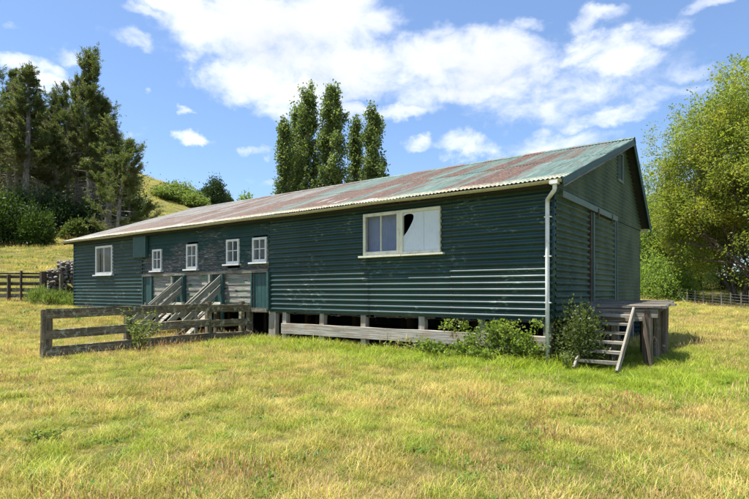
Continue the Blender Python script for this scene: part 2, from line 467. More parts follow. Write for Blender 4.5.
def corr_front(mb, x0, x1, z0, z1, y=0., amp=.028, phase=0., sgn=-1):
    """horizontal corrugations on a wall facing -Y (sgn -1) or +Y"""
    n = max(2, int(round((z1 - z0) / P * 10)))
    vs = []; fs = []
    for i in range(n + 1):
        z = z0 + (z1 - z0) * i / n
        o = amp * (1 + math.cos(2 * math.pi * (z - phase) / P))
        for x in (x0, x1): vs.append((x, y + sgn * o, z))
    for i in range(n):
        a = 2 * i; fs.append((a, a + 1, a + 3, a + 2) if sgn < 0 else (a, a + 2, a + 3, a + 1))
    mb.add(vs, fs)
def corr_side(mb, y0, y1, z0, z1, x=0., amp=.019, lo=None, hi=None, pitch=P, sgn=1):
    """horizontal corrugations on a wall facing +X (sgn 1); lo(z), hi(z) trim each row"""
    n = max(2, int(round((z1 - z0) / pitch * 8))); vs = []; fs = []
    for i in range(n + 1):
        z = z0 + (z1 - z0) * i / n
        o = amp * (1 + math.cos(2 * math.pi * z / pitch))
        a = max(y0, lo(z)) if lo else y0; b = min(y1, hi(z)) if hi else y1
        b = max(b, a + 1e-4)
        vs += [(x + sgn * o, a, z), (x + sgn * o, b, z)]
    for i in range(n):
        a = 2 * i; fs.append((a, a + 1, a + 3, a + 2) if sgn > 0 else (a, a + 2, a + 3, a + 1))
    mb.add(vs, fs)

ZB, ZT = .945, 3.98
WIN = (-5.19, -2.76, 2.56, 3.70)     # big window opening
# near front wall, sheet by sheet
mb = MB()
def sheets(xs, z0, z1, cut=None):
    for k in range(len(xs) - 1):
        a, b = xs[k], xs[k + 1]; yo = -.009 * (k % 2) ; zb = z0 + random.uniform(-.012, .012)
        b2 = b + (.03 if k % 2 else 0); a2 = a - (.03 if k % 2 else 0)
        if cut and b > cut[0] and a < cut[1]:
            c0, c1, cz0, cz1 = cut
            corr_front(mb, a2, b2, zb, cz0, yo); corr_front(mb, a2, b2, cz1, z1, yo)
            if a < c0: corr_front(mb, a2, c0, cz0, cz1, yo)
            if b > c1: corr_front(mb, c1, b2, cz0, cz1, yo)
        else: corr_front(mb, a2, b2, zb, z1, yo)
sheets([-9.07, -7.63, -5.05, -2.45, 0.0], ZB, ZT, WIN)
# corner return flashing
mb.box(-.02, .045, -.045, .03, ZB, 3.93)
fw = mb.build('front_wall', TEAL, shed, smooth=True)
# far-left corrugated section
mb = MB(); W1 = (-20.66, -19.13, 2.33, 3.60)
sheets([XL, -19.9, -16.74], .80, ZT, W1)
mb.box(XL - .03, XL + .03, -.045, .02, .80, 3.93)
fw2 = mb.build('front_wall', TEAL, shed, smooth=True); fw2['label'] = 'dark green corrugated wall of the far left end'

# weatherboard middle wall (upper band) with four small windows, lower band of worn boards
SM = [(-15.93, -15.28, 2.40, 3.24), (-13.60, -12.93, 2.41, 3.32), (-11.23, -10.55, 2.52, 3.36), (-9.86, -9.17, 2.54, 3.34)]
def weatherboards(mb, x0, x1, z0, z1, h, cuts, y=0., lap=.028):
    z = z0
    while z < z1 - 1e-3:
        zt = min(z + h, z1)
        segs = [(x0, x1)]
        for (a, b, c, d) in cuts:
            if zt > c + .01 and z < d - .01:
                ns = []
                for s0, s1 in segs:
                    if b <= s0 or a >= s1: ns.append((s0, s1)); continue
                    if a > s0: ns.append((s0, a))
                    if b < s1: ns.append((b, s1))
                segs = ns
        for s0, s1 in segs:
            # boards butt at random joints, each set slightly off its neighbour
            xs = [s0]
            while xs[-1] + 3.4 < s1 and random.random() < .8: xs.append(xs[-1] + random.uniform(1.6, 3.2))
            xs.append(s1)
            for a, b in zip(xs[:-1], xs[1:]):
                if b - a < .02: continue
                j = random.uniform(-.005, .005); dz = random.uniform(-.004, .004)
                a += .0015; b -= .0015
                vs = [(a, y - lap + j, z + dz), (b, y - lap + j, z + dz), (b, y - .006 + j, zt + dz), (a, y - .006 + j, zt + dz),
                      (a, y + .02, z + dz), (b, y + .02, z + dz), (b, y + .02, zt + dz), (a, y + .02, zt + dz)]
                mb.add(vs, [(0, 1, 2, 3), (4, 5, 1, 0), (3, 2, 6, 7), (0, 3, 7, 4), (1, 5, 6, 2)])
        z = zt
mb = MB(); weatherboards(mb, -16.72, -9.09, 2.24, 3.98, .145, SM)
fw3 = mb.build('board_wall', BOARDS, shed); fw3['label'] = 'weatherboard wall with peeling green paint'
mb = MB(); weatherboards(mb, -16.72, -9.09, 1.02, 2.22, .20, [(-16.60, -16.0, 1.02, 2.22), (-14.5, -13.75, 1.02, 2.22), (-12.2, -11.5, 1.02, 2.22), (-9.85, -9.12, 1.02, 2.22)])
mb.build('lower_board_wall', LOWB, shed)
mb = MB(); mb.beam((-16.7, -.05, 2.23), (-9.1, -.05, 2.25), .05, .10, jit=.006); mb.build('wall_rail', W_GREY, shed)
mb = MB(); mb.beam((-16.7, -.06, .98), (-9.1, -.06, .98), .08, .13, jit=.006)
mb.build('wall_rail', W_GREY, shed)
# sheep doors
for (a, b) in [(-16.60, -16.0), (-14.5, -13.75), (-12.2, -11.5), (-9.85, -9.12)]:
    mb = MB(); n = 4
    for i in range(n):
        u = a + (b - a) * i / n; mb.box(u + .004, u + (b - a) / n - .004, -.0, .02 + .004 * (i % 2), 1.03, 2.18)
    d = mb.build('sheep_door', TRIM, shed, bevel=.003)
    mb = MB(); mb.beam((b + .045, -.06, 1.0), (b + .045, -.06, 2.2), .09, .09, up=(0, 1, 0), jit=.004)
    mb.build('door_post', TRIM, d)
    mb = MB(); mb.beam((a - .04, -.05, 1.0), (a - .04, -.05, 2.2), .06, .07, up=(0, 1, 0), jit=.004)
    mb.build('door_post', TRIM, d)
# eaves box
mb = MB(); mb.box(-17.21, -16.25, -.16, -.045, 2.95, 3.83)
for k in range(6): mb.box(-17.20 + k * .16, -17.20 + k * .16 + .145, -.175, -.16, 2.96, 3.82)
b_ = mb.build('wall_hatch', TRIM, shed, bevel=.004); b_['label'] = 'square green boarded hatch box under the eave'

# windows -----------------------------------------------------------
def window(x0, x1, z0, z1, frame_mat, lights=2, bar=None, sill=.08, fw_=.06, yb=-.05, curtain=None, rails=True):
    mb = MB(); d0, d1 = yb - .03, yb + .05
    mb.box(x0, x0 + fw_, d0, d1, z0, z1); mb.box(x1 - fw_, x1, d0, d1, z0, z1)
    mb.box(x0 + fw_, x1 - fw_, d0, d1, z1 - fw_, z1); mb.box(x0 + fw_, x1 - fw_, d0, d1, z0, z0 + fw_ * 1.2)
    w = (x1 - x0 - 2 * fw_) / lights
    for k in range(1, lights):
        c = x0 + fw_ + w * k; mb.box(c - .016, c + .016, d0 + .012, d1 - .012, z0 + fw_ * 1.2, z1 - fw_)
    if bar:
        mb.box(x0 + fw_, x1 - fw_, d0 + .015, d1 - .015, bar - .014, bar + .014)
    # reveal boards back into the wall
    mb.box(x0 + .004, x0 + .02, d1, .12, z0, z1); mb.box(x1 - .02, x1 - .004, d1, .12, z0, z1)
    mb.box(x0 + .02, x1 - .02, d1, .12, z1 - .02, z1 - .004); mb.box(x0 + .02, x1 - .02, d1, .12, z0 + .004, z0 + .02)
    o = mb.build('window', frame_mat, shed, bevel=.004)
    mb = MB(); mb.box(x0 + fw_ - .005, x1 - fw_ + .005, yb + .005, yb + .011, z0 + fw_, z1 - fw_ + .005); mb.build('pane', GLASS, o)
    mb = MB(); mb.beam((x0 - .10, yb - .05, z0 - .03), (x1 + .10, yb - .05, z0 - .03), .13, .05, jit=.003); mb.build('sill', frame_mat, o)
    if curtain:
        cx0, cx1, frac, cm = curtain
        mb = MB(); n = 60; vs = []; fs = []
        for i in range(n + 1):
            x = cx0 + (cx1 - cx0) * i / n; y = .16 + .018 * math.sin(i * 1.5) + .01 * math.sin(i * .37)
            vs += [(x, y, z0 + .02 + (1 - frac) * (z1 - z0)), (x, y - .01, z1 - .03)]
        for i in range(n): fs.append((2 * i, 2 * i + 2, 2 * i + 3, 2 * i + 1))
        mb.add(vs, fs); mb.build('curtain', cm, o, smooth=True)
    return o
w = window(*W1, WHITE, 2, None, fw_=.09, curtain=(-20.6, -19.2, 1, CURTAIN2)); w['label'] = 'two pane white window in the far left wall'
for i, s in enumerate(SM):
    w = window(*s, WHITE, 2, (s[2] + s[3]) / 2 + .03, fw_=.075, yb=-.04, curtain=((s[0], s[0] + .34, .8, CURTAIN2) if i in (1, 3) else None))
# big double window: one casement with a blue curtain, one with a broken milky sheet
x0, x1, z0, z1 = WIN; xm = -3.98
w = window(x0, xm - .003, z0, z1, CREAM, 2, None, fw_=.085, yb=-.06, curtain=(x0 + .02, xm - .02, 1, CURTAIN)); w['label'] = 'cream casement with pale blue curtain'
mb = MB(); d0, d1 = -.09, -.01; f_ = .075
mb.box(xm, xm + f_ + .03, d0, d1, z0, z1); mb.box(x1 - .03, x1, d0, d1, z0, z1); mb.box(xm + f_ + .03, x1 - .03, d0, d1, z1 - f_, z1); mb.box(xm + f_ + .03, x1 - .03, d0, d1, z0, z0 + .06)
mb.box(x1 - .02, x1 - .004, d1, .12, z0, z1); mb.box(xm + .1, x1 - .02, d1, .12, z0 + .004, z0 + .02); mb.box(xm + .1, x1 - .02, d1, .12, z1 - .02, z1 - .004)
w = mb.build('window', CREAM, shed, bevel=.004); w['label'] = 'cream window with broken milky pane'
a0 = xm + f_ + .03
zt, zb_ = z1 - f_, z0 + .06
hole = [(a0, 3.02), (a0 + .05, 3.06), (a0 + .12, 3.14), (a0 + .20, 3.25), (a0 + .27, 3.36), (a0 + .315, 3.46), (a0 + .32, 3.53), (a0 + .28, 3.575), (a0 + .20, 3.59), (a0 + .10, 3.585), (a0 + .04, 3.56), (a0, 3.53)]
outl = [(a0, zb_), (x1 - .03, zb_), (x1 - .03, zt), (a0, zt)] + hole[::-1]
mb = MB(); n = len(outl); y0_, y1_ = -.05, -.042
mb.add([(x, y0_, z) for x, z in outl] + [(x, y1_, z) for x, z in outl], [tuple(range(n)), tuple(range(2 * n - 1, n - 1, -1))] + [(i, i + n, (i + 1) % n + n, (i + 1) % n) for i in range(n)])
mb.build('pane', FROST, w)
mb = MB(); mb.beam((a0 + .62, -.056, zb_), (a0 + .61, -.056, zt), .012, .03, up=(1, 0, 0)); mb.build('glazing_strip', FROST, w)
mb = MB(); mb.beam((xm - .02, -.1, z0 - .03), (x1 + .12, -.1, z0 - .03), .12, .04, jit=.003); mb.build('sill', CREAM, w)

# gable wall ---------------------------------------------------------
lo = lambda z: max(0.0, RY - (RZ - z) / SL1 + .02) if z > 3.95 else 0.0
hi = lambda z: min(YB, RY + (RZ - z) / SL2 - .02)
DY0, DY1 = 2.72, 4.98; DZ = 3.56
mb = MB()
corr_side(mb, .03, 1.2, ZB, 3.70, x=.0, amp=.034); corr_side(mb, 1.17, DY0 - .02, ZB, 3.70, x=.006, amp=.034)                 # left of door
corr_side(mb, DY1, YB, ZB, 3.70, x=-.012, amp=.017, pitch=.105, hi=hi)  # right of door
corr_side(mb, DY0, DY1, 3.50, 3.70, x=-.012, amp=.017, pitch=.105)
GW = (5.60, 6.20, 4.98, 5.80)
for a, b in ((0, 1.6), (1.6, 3.5), (3.5, GW[0]), (GW[1], 7.2), (7.2, YB)):
    corr_side(mb, a, b, 3.70, GW[2], x=random.uniform(.012, .02), amp=.017, pitch=.105, lo=lo, hi=hi)
corr_side(mb, GW[0], GW[1], 3.70, GW[2], x=.016, amp=.017, pitch=.105)
corr_side(mb, 0, GW[0], GW[2], 6.22, x=.016, amp=.017, pitch=.105, lo=lo, hi=lambda z: GW[0])
corr_side(mb, GW[1], YB, GW[2], 6.22, x=.016, amp=.017, pitch=.105, lo=lambda z: GW[1], hi=hi)
corr_side(mb, GW[0], GW[1], GW[3], 6.18, x=.016, amp=.017, pitch=.105, lo=lo)
gw = mb.build('gable_wall', GABLE, shed, smooth=True); gw['label'] = 'weathered green corrugated gable end'
mb = MB(); a, b, c, d = GW
mb.box(.0, .07, a, a + .06, c, d); mb.box(.0, .07, b - .10, b, c, d); mb.box(.0, .07, a + .06, b - .10, d - .05, d); mb.box(.0, .07, a - .05, b + .05, c - .08, c)
mb.box(.01, .06, a + .26, a + .30, c, d - .05)
w = mb.build('window', FADED, shed, bevel=.004); w['label'] = 'small dark window high in the gable'
mb = MB(); mb.box(-.02, -.012, a, b, c, d); mb.build('pane', DARK, w)  # near-black sheet, its colour stands in for the unlit opening
# sliding door with track
mb = MB(); corr_side(mb, DY0 + .12, DY1 - .03, 1.22, DZ, x=.055, amp=.030, pitch=P)
dr = mb.build('sliding_door', GABLE, shed, smooth=True)
for y in (DY0 + .05, DY1 - .0): mb = MB(); mb.beam((.075, y, 1.15), (.075, y, DZ + .05), .10, .07, up=(0, 1, 0), jit=.004); mb.build('door_frame', FADED, dr)
mb = MB(); mb.beam((.06, .30, 3.74), (.06, 5.25, 3.71), .12, .15, jit=.005); mb.build('door_track', FADED, dr)
for y in (DY0 + .45, DY1 - .4): mb = MB(); mb.beam((.13, y, 3.46), (.13, y, 3.76), .06, .012, up=(1, 0, 0)); mb.build('door_roller', W_DARK, dr)
mb = MB(); mb.tube([(.09, DY0 + .2, 2.1), (.14, DY0 + .2, 2.12), (.14, DY0 + .2, 2.32), (.09, DY0 + .2, 2.34)], [.012] * 4, 6); mb.build('handle', WIRE, dr)
mb = MB(); mb.beam((.05, DY0 - .10, 1.0), (.05, DY0 - .10, 3.62), .08, .10, up=(0, 1, 0), jit=.004); mb.build('door_post', W_DARK, dr)
mb = MB(); mb.beam((.045, 5.45, 1.3), (.045, 5.45, 3.7), .05, .05, up=(0, 1, 0), jit=.004); mb.build('cover_strip', FADED, shed)
# back and left walls, floor, inside
mb = MB(); corr_front(mb, XL, XR, -.1, 3.95, y=YB, sgn=1)
mb.build('back_wall', TEAL, shed, smooth=True)
mb = MB(); corr_side(mb, 0, YB, .8, 6.2, x=XL, lo=lo, hi=hi, sgn=-1); mb.build('end_wall', TEAL, shed, smooth=True)
mb = MB(); mb.box(XL + .05, -.05, .06, YB - .06, 1.02, 1.08)
for k in range(38): xx = XL + .4 + k * .6; mb.box(xx, xx + .05, .08, YB - .08, .87, 1.018)
mb.build('floor', W_DARK, shed)
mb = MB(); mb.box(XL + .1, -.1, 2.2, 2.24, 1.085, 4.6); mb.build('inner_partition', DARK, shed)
# roof ---------------------------------------------------------------
def roof_plane(y0, z0, y1, z1, x0, x1, pitch, amp, rag=.0, lift=0.):
    n = int((x1 - x0) / pitch * 8); mb = MB(); vs = []; fs = []; rows = 10
    for j in range(rows + 1):
        t = j / rows
        for i in range(n + 1):
            x = x0 + (x1 - x0) * i / n
            sheet = math.floor((x + .13) / .76)
            e = (rag * math.sin(sheet * 12.9898) if j == 0 else 0)
            w_ = amp * math.cos(2 * math.pi * x / pitch) + .004 * ((sheet) % 2) + .014 * mn.noise(Vector((x * .6, t * 5, 0)))
            y = y0 + (y1 - y0) * t - e; z = z0 + (z1 - z0) * t - e * (z1 - z0) / (y1 - y0)
            vs.append((x, y, z + w_ + lift))
    for j in range(rows):
        for i in range(n):
            a = j * (n + 1) + i; fs.append((a, a + 1, a + n + 2, a + n + 1))
    mb.add(vs, fs); return mb
RX0, RX1 = -23.35, .34
mb = roof_plane(-.33, RZ - (RY + .33) * SL1 + .05, RY, RZ + .05, RX0, RX1, .1, .012, rag=.012)
mb.build('roof_front', ROOF, shed, smooth=True)
mb = roof_plane(RY, RZ + .05, 9.2, RZ - (9.2 - RY) * SL2 + .05, RX0, RX1, .1, .014)
mb.build('roof_back', ROOF, shed, smooth=True)
# overlap line where the upper run of sheets laps the lower one
mb = MB()
yl = 3.05
mb = roof_plane(yl, RZ - (RY - yl) * SL1 + .058, RY, RZ + .058, RX0 + .01, RX1 - .01, .1, .014, rag=.05)
mb.build('roof_upper_sheets', ROOF, shed, smooth=True)
mb = MB()   # ridge cap
vs = []; fs = []; n = 30
for i in range(n + 1):
    x = RX0 + (RX1 - RX0) * i / n
    vs += [(x, RY - .20, RZ + .082 - .2 * SL1), (x, RY - .02, RZ + .105), (x, RY + .03, RZ + .10), (x, RY + .17, RZ + .085 - .17 * SL2)]
for i in range(n):
    for j in range(3): a = i * 4 + j; fs.append((a, a + 4, a + 5, a + 1))
mb.add(vs, fs); mb.build('ridge_cap', ROOF, shed)
# soffit lining + purlin ends, barge boards
for (ya, yb) in (((-.30), RY), (RY, 9.15)):
    pass
def under(y, off): return (RZ - (RY - y) * SL1 if y <= RY else RZ - (y - RY) * SL2) - off
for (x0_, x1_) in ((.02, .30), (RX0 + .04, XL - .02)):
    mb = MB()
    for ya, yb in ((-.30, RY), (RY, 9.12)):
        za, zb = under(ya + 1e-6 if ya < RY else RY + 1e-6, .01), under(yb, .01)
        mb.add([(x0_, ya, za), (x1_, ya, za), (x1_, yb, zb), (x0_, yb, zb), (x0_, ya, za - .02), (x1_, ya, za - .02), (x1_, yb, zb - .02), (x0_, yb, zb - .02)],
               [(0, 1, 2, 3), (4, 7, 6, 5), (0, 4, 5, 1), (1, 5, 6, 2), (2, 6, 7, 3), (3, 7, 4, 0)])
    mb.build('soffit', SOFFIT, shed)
for x in (.315, RX0 + .02):
    mb = MB(); mb.beam((x, -.33, under(-.33, .05)), (x, RY, under(RY, .05)), .022, .17, jit=.003); mb.build('bargeboard', TRIM, shed)
    mb = MB(); mb.beam((x, RY, under(RY, .06)), (x, 9.18, under(9.18, .06)), .022, .2, jit=.003); mb.build('bargeboard', TRIM, shed)
mb = MB(); mb.beam((.34, -.30, under(-.3, .14)), (.34, RY - .1, under(RY - .1, .14)), .02, .035, jit=.006); mb.build('barge_trim', W_GREY, shed)
mb = MB(); mb.beam((RX0 + .05, -.24, 3.88), (.28, -.24, 3.88), .03, .09, jit=.006, seg=40); mb.build('fascia', W_DARK, shed)
# lining sheet widened to block sun leaking between roof edge and gutter
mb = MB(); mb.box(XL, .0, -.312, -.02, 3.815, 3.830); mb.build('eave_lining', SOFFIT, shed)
# gutter: half round trough
def gutter(name, y, z, x0, x1, mat):
    mb = MB(); n = 48; k = 8; vs = []; fs = []
    for i in range(n + 1):
        x = x0 + (x1 - x0) * i / n; sag = .012 * math.sin(x * 1.1) + .010 * mn.noise(Vector((x * .8, 3, 0)))
        for rr in (.066, .059):
            for j in range(k + 1):
                th = math.pi * j / k; vs.append((x, y - rr * math.cos(th), z + sag - rr * math.sin(th)))
    m = 2 * (k + 1)
    for i in range(n):
        for j in range(k): a = i * m + j; fs.append((a, a + 1, a + m + 1, a + m))
        for j in range(k): a = i * m + k + 1 + j; fs.append((a, a + m, a + m + 1, a + 1))
        fs.append((i * m, (i + 1) * m, (i + 1) * m + k + 1, i * m + k + 1)); fs.append((i * m + k, i * m + 2 * k + 1, (i + 1) * m + 2 * k + 1, (i + 1) * m + k))
    fs.append(tuple(range(k + 1))); fs.append(tuple(n * m + j for j in range(k, -1, -1)))
    mb.add(vs, fs); return mb.build(name, mat, shed, smooth=False)
gutter('gutter', -.372, 3.925, RX0 - .02, .30, GUTTER)
gutter('gutter', 9.22, 3.74, RX0, .22, PIPE)
# downpipe with swan neck
mb = MB()
mb.tube([(.16, -.36, 3.88), (.16, -.36, 3.735), (.15, -.355, 3.71), (-.06, -.12, 3.59), (-.085, -.10, 3.57), (-.085, -.10, 3.40), (-.085, -.10, 1.8), (-.08, -.10, .02)], [.045] * 8, 10)
dp = mb.build('downpipe', PIPE, shed, smooth=True)
for z in (3.2, 2.35, 1.35): mb = MB(); mb.beam((-.15, -.07, z), (.0, -.07, z), .12, .022); mb.build('pipe_bracket', PIPE, dp)
mb = MB(); mb.beam((.16, -.38, 3.83), (.16, -.38, 3.90), .17, .15, up=(0, 1, 0)); mb.build('rainwater_head', PIPE, dp)
# piles and plinth plank
xs_p = [-9.0, -8.45, -6.88, -5.26, -3.37, -1.7, -.12]
for i, x in enumerate(xs_p):
    mb = MB(); s_ = .17 if i else .3
    mb.beam((x, .10, tz(x, .1) - .2), (x + random.uniform(-.03, .06), .10, .99), s_, .17, up=(0, 1, 0), jit=.006)
    mb.build('pile', W_PLANK if i < 5 else W_GREY, shed)
for x in np.linspace(-22.7, -10.2, 8):
    mb = MB(); mb.beam((x, .12, tz(x, .1) - .3), (x, .12, .99), .17, .17, up=(0, 1, 0), jit=.006); mb.build('pile', W_GREY, shed)
for x in np.linspace(-22.0, -1, 10):
    for y in (3.0, 6.0):
        mb = MB(); mb.beam((x, y, tz(x, y) - .3), (x, y, .99), .17, .17, up=(0, 1, 0), jit=.006); mb.build('pile', W_DARK, shed)
for y in (1.8, 3.9, 6.0, 8.1):
    mb = MB(); mb.beam((-.12, y, tz(0, y) - .3), (-.12, y, .99), .17, .17, up=(0, 1, 0), jit=.006); mb.build('pile', W_GREY, shed)
mb = MB(); mb.beam((-8.5, -.02, .44), (-1.75, -.03, .455), .05, .31, jit=.008, seg=20); mb.build('plinth_plank', W_PLANK, shed); mb = MB()
mb.beam((-1.74, -.025, .47), (-.05, -.02, .45), .05, .30, jit=.008, seg=5)
mb.build('plinth_plank', W_PLANK, shed)
mb = MB()
for k in range(40):
    x = random.uniform(-8.4, -.4); L = random.uniform(.02, .08)
    mb.box(x, x + random.uniform(.04, .3), .02, .04, .945 - L, .955)
mb.box(-9.05, -.02, .03, .10, .90, 1.0)
mb.build('bottom_plate', W_DARK, shed)

# ------------------------------------------------------------------ loading platform and steps
dk = thing('loading_platform', (1, 2.2, 0), 'weathered timber loading deck on posts beside the gable wall', 'platform')
y = 1.0; mb = MB()
while y < 3.5:
    w_ = random.uniform(.13, .17); t = (y - 1) / 2.5
    xe = 1.98 - .22 * t + random.uniform(-.06, .07)
    if abs(y - 2.2) < .08: xe = 2.03
    z = 1.245 + .105 * t
    mb.beam((.06, y + w_ / 2, z), (xe, y + w_ / 2, z + random.uniform(-.012, .02)), w_ - .012, .045, jit=.006, seg=5)
    y += w_
mb.build('deck_board', W_GREY, dk)
for (a, b) in (((.05, 1.06, 1.135), (1.86, 1.06, 1.125)), ((.05, 3.35, 1.235), (1.7, 3.35, 1.235))):
    mb = MB(); mb.beam(a, b, .07, .17, jit=.006); mb.build('bearer', W_GREY, dk)
mb = MB(); mb.beam((1.66, 1.0, 1.12), (1.58, 3.45, 1.23), .1, .15, jit=.006); mb.build('bearer', W_DARK, dk)
for (x, y, r_) in ((1.68, 1.10, .19), (1.20, 3.1, .16), (1.62, 2.25, .21), (1.62, 3.25, .20), (.95, 1.1, .14), (.35, 3.2, .16)):
    mb = MB(); mb.beam((x, y, tz(x, y) - .2), (x + random.uniform(-.02, .02), y, 1.06 + .045 * y), r_, r_, up=(0, 1, 0), jit=.008, roundness=9)
    mb.build('post', W_POST, dk, smooth=False)
mb = MB(); mb.beam((1.60, .98, 1.06), (1.74, .98, .02), .05, .10, up=(0, 1, 0), jit=.004); mb.build('brace', W_POST, dk)
st = thing('timber_steps', (1, .2, 0), 'open grey wooden steps rising to the platform', 'steps')
for x in (.60, 1.41):
    mb = MB(); mb.beam((x, -.50, .02), (x, 1.0, 1.20), .045, .15, jit=.005); mb.build('stringer', W_PALE, st)
for k in range(6):
    z = .19 + k * .178; y = -.50 + (z - .02) / 1.18 * 1.5
    mb = MB(); mb.beam((.62, y, z), (1.39, y, z + random.uniform(-.012, .012)), .20, .05, jit=.007); mb.build('tread', W_PALE if k % 3 else W_GREY, st)
mb = MB(); mb.beam((.66, 1.02, .95), (1.6, 1.02, 1.02), .04, .12, jit=.004); mb.build('cross_board', W_PALE, st)

# ------------------------------------------------------------------ sheep chutes
def chute(xr, width, label, d_end, ztop, slope):
    o = thing('sheep_chute', (xr, -1, 0), label, 'chute', 'timber sheep chutes below the small windows')
    for sx, x in ((1, xr), (-1, xr - width)):
        for k, (dz, h) in enumerate(((0, .19), (-.34, .19))):
            if sx < 0 and k == 1: continue
            z0_ = ztop + dz - .06 - (.22 if sx < 0 else 0); mb = MB()
            mb.beam((x, -.10, z0_), (x, -d_end, z0_ - slope * (d_end - .1)), .035, h, jit=.006); mb.build('side_rail', W_CHUTE, o)
        mb = MB(); mb.beam((x + sx * .05, -.14, tz(x, -.1) - .1), (x + sx * .05, -.14, ztop + .02), .10, .09, up=(0, 1, 0), jit=.004); mb.build('post', TRIM if sx > 0 else W_CHUTE, o)
        mb = MB(); ym = -d_end * .68; mb.beam((x + sx * .05, ym, tz(x, ym) - .1), (x + sx * .05, ym, ztop - slope * (d_end * .68) + .02), .08, .08, up=(0, 1, 0), jit=.004); mb.build('post', W_CHUTE, o)
    zf = ztop - .95
    mb = MB(); n = 9
    for i in range(n):
        t0 = i / n; yy = -.1 - (d_end - .1) * (t0 + .5 / n)
        mb.beam((xr - width, yy, zf - slope * (-yy - .1)), (xr, yy, zf - slope * (-yy - .1)), (d_end - .1) / n * 1.2 - .01, .03, up=(0, -slope, 1), jit=.003)
    mb.build('ramp', W_CHUTE, o)
    mb = MB(); mb.beam((xr - width / 2, -.1, zf - .1), (xr - width / 2, -d_end, max(.05, zf - .1 - slope * (d_end - .1))), .07, .12, jit=.004); mb.build('joist', W_DARK, o)
chute(-13.72, .60, 'far slanted sheep chute of silvered boards, nearer the square window hatch', 1.75, 2.12, .80)
chute(-11.38, .60, 'slanted sheep chute of silvered boards, the one closer to the big window', 1.75, 2.16, .80)

# ------------------------------------------------------------------ front rail fence (runs square off the shed)
ff = thing('rail_fence', (-10.05, -3, 0), 'old three rail timber fence with lichen running out from the shed', 'fence')
FX = -10.03
fposts = [(-6.15, .27, 1.20, 1), (-4.15, .17, 1.12, 0), (-1.62, .17, 1.25, 0), (.0 - .35, .15, 1.26, 0)]
for (y, w_, h, big) in fposts:
    mb = MB(); g = tz(FX, y)
    mb.beam((FX, y, g - .3), (FX + (.02 if big else 0), y, g + h), w_, w_ * .9, up=(1, 0, 0), jit=.012 if big else .006, roundness=10 if big else 0, seg=8, taper=.95)
    mb.build('post', W_FENCE, ff)
def zr(y, h): return tz(FX, y) * .7 + h
for h, hh in ((1.06, .225), (.60, .225), (.17, .235)):
    for (ya, yb) in ((-6.2, -1.66), (-1.60, -.02)):
        mb = MB(); dz = .03 if ya < -3 else .0
        mb.beam((FX + .12 if ya < -3 else FX + .1, ya, zr(ya, h) + random.uniform(-.02, .02)), (FX + .10, yb, zr(yb, h) + dz), .04, hh, jit=.010, seg=14)
        mb.build('rail', W_FENCE, ff)

# ------------------------------------------------------------------ yard fence, far left
yf = thing('yard_fence', tuple(at(10, 27)), 'dark brown five rail stockyard fence on the far left', 'fence')
def pt(px, f, h): p = at(px, f); return Vector((p.x, p.y, p.z + h))
gz = at(40, 27).z
def yrail(px0, px1, h, w_=.16, m=W_DARK, f0=27., f1=27.):
    a = at(px0, f0); b = at(px1, f1); mb = MB(); mb.beam((a.x, a.y, gz + h), (b.x, b.y, gz + h + random.uniform(-.02, .02)), .045, w_, jit=.01); return mb.build('rail', m, yf)
for h, w_ in ((1.50, .07), (1.33, .15), (.97, .16), (.66, .17), (.36, .17), (.09, .10)): yrail(-70, 43, h, w_, W_FENCE if h in (.66, .36) else W_DARK)
yrail(43, 64, 1.5, .06); yrail(43, 63, 1.2, .12)
for px, h, w_ in ((-62, 1.5, .16), (-28, 1.5, .16), (8.5, 1.42, .14), (21, 1.62, .09), (43, 1.58, .24), (61, 1.45, .15)):
    p = at(px, 26.9); mb = MB(); mb.beam((p.x, p.y, p.z - .3), (p.x, p.y, gz + h), w_, w_, up=(1, 0, 0), jit=.01); mb.build('post', W_FENCE if px == 61 else W_DARK, yf)
# stone wall stub behind the corner of the shed
sw = MB()
import bmesh
def rock(mb, c, s, seed):
    bm = bmesh.new(); bmesh.ops.create_icosphere(bm, subdivisions=2, radius=1)
    for v in bm.verts:
        q = v.co.copy(); n_ = mn.noise(q * 1.2 + Vector((seed, 0, 0)))
        v.co = Vector((q.x * s[0], q.y * s[1], q.z * s[2])) * (1 + .45 * n_)
    mb.add([tuple(v.co + Vector(c)) for v in bm.verts], [tuple(v.index for v in f.verts) for f in bm.faces]); bm.free()
for k in range(620):
    px = random.uniform(47, 86); f = 28.3 + random.uniform(-.35, .35); h = random.uniform(0, 1) ** .9 * (1.55 if px > 58 else 1.15)
    p = at(px, f); s_ = random.uniform(.055, .13); rock(sw, (p.x, p.y, p.z + h * 1.2), (s_ * 1.3, s_, s_ * .75), k)
swo = sw.build('stone_wall', STONE); tag(swo, 'rough grey stone wall behind the far left corner of the shed', 'wall')

# ------------------------------------------------------------------ wire fence, right
rf = thing('wire_fence', tuple(at(700, 44)), 'post and wire farm fence under the trees on the right', 'fence')
pa, pb = at(628, 56), at(800, 36)
pts = []
N_ = 21
for k in range(N_):
    t = k / (N_ - 1); p = pa.lerp(pb, t); p.z = tz(p.x, p.y); pts.append(p)
    mb = MB(); big = k in (7, 16)
    h = 1.5 if big else 1.18 + random.uniform(-.06, .08)
    lean = random.uniform(-.05, .05)
    mb.beam((p.x, p.y, p.z - .3), (p.x + lean, p.y, p.z + h), .28 if big else .10, .28 if big else .09, up=(1, 0, 0), jit=.008, roundness=8 if big else 0)
    mb.build('post', W_GREY, rf)
    if big:
        mb = MB(); q = p + (pb - pa).normalized() * 1.7; mb.beam((p.x, p.y, p.z + 1.05), (q.x, q.y, tz(q.x, q.y) + .1), .12, .12, jit=.006, roundness=7); mb.build('stay', W_GREY, rf)
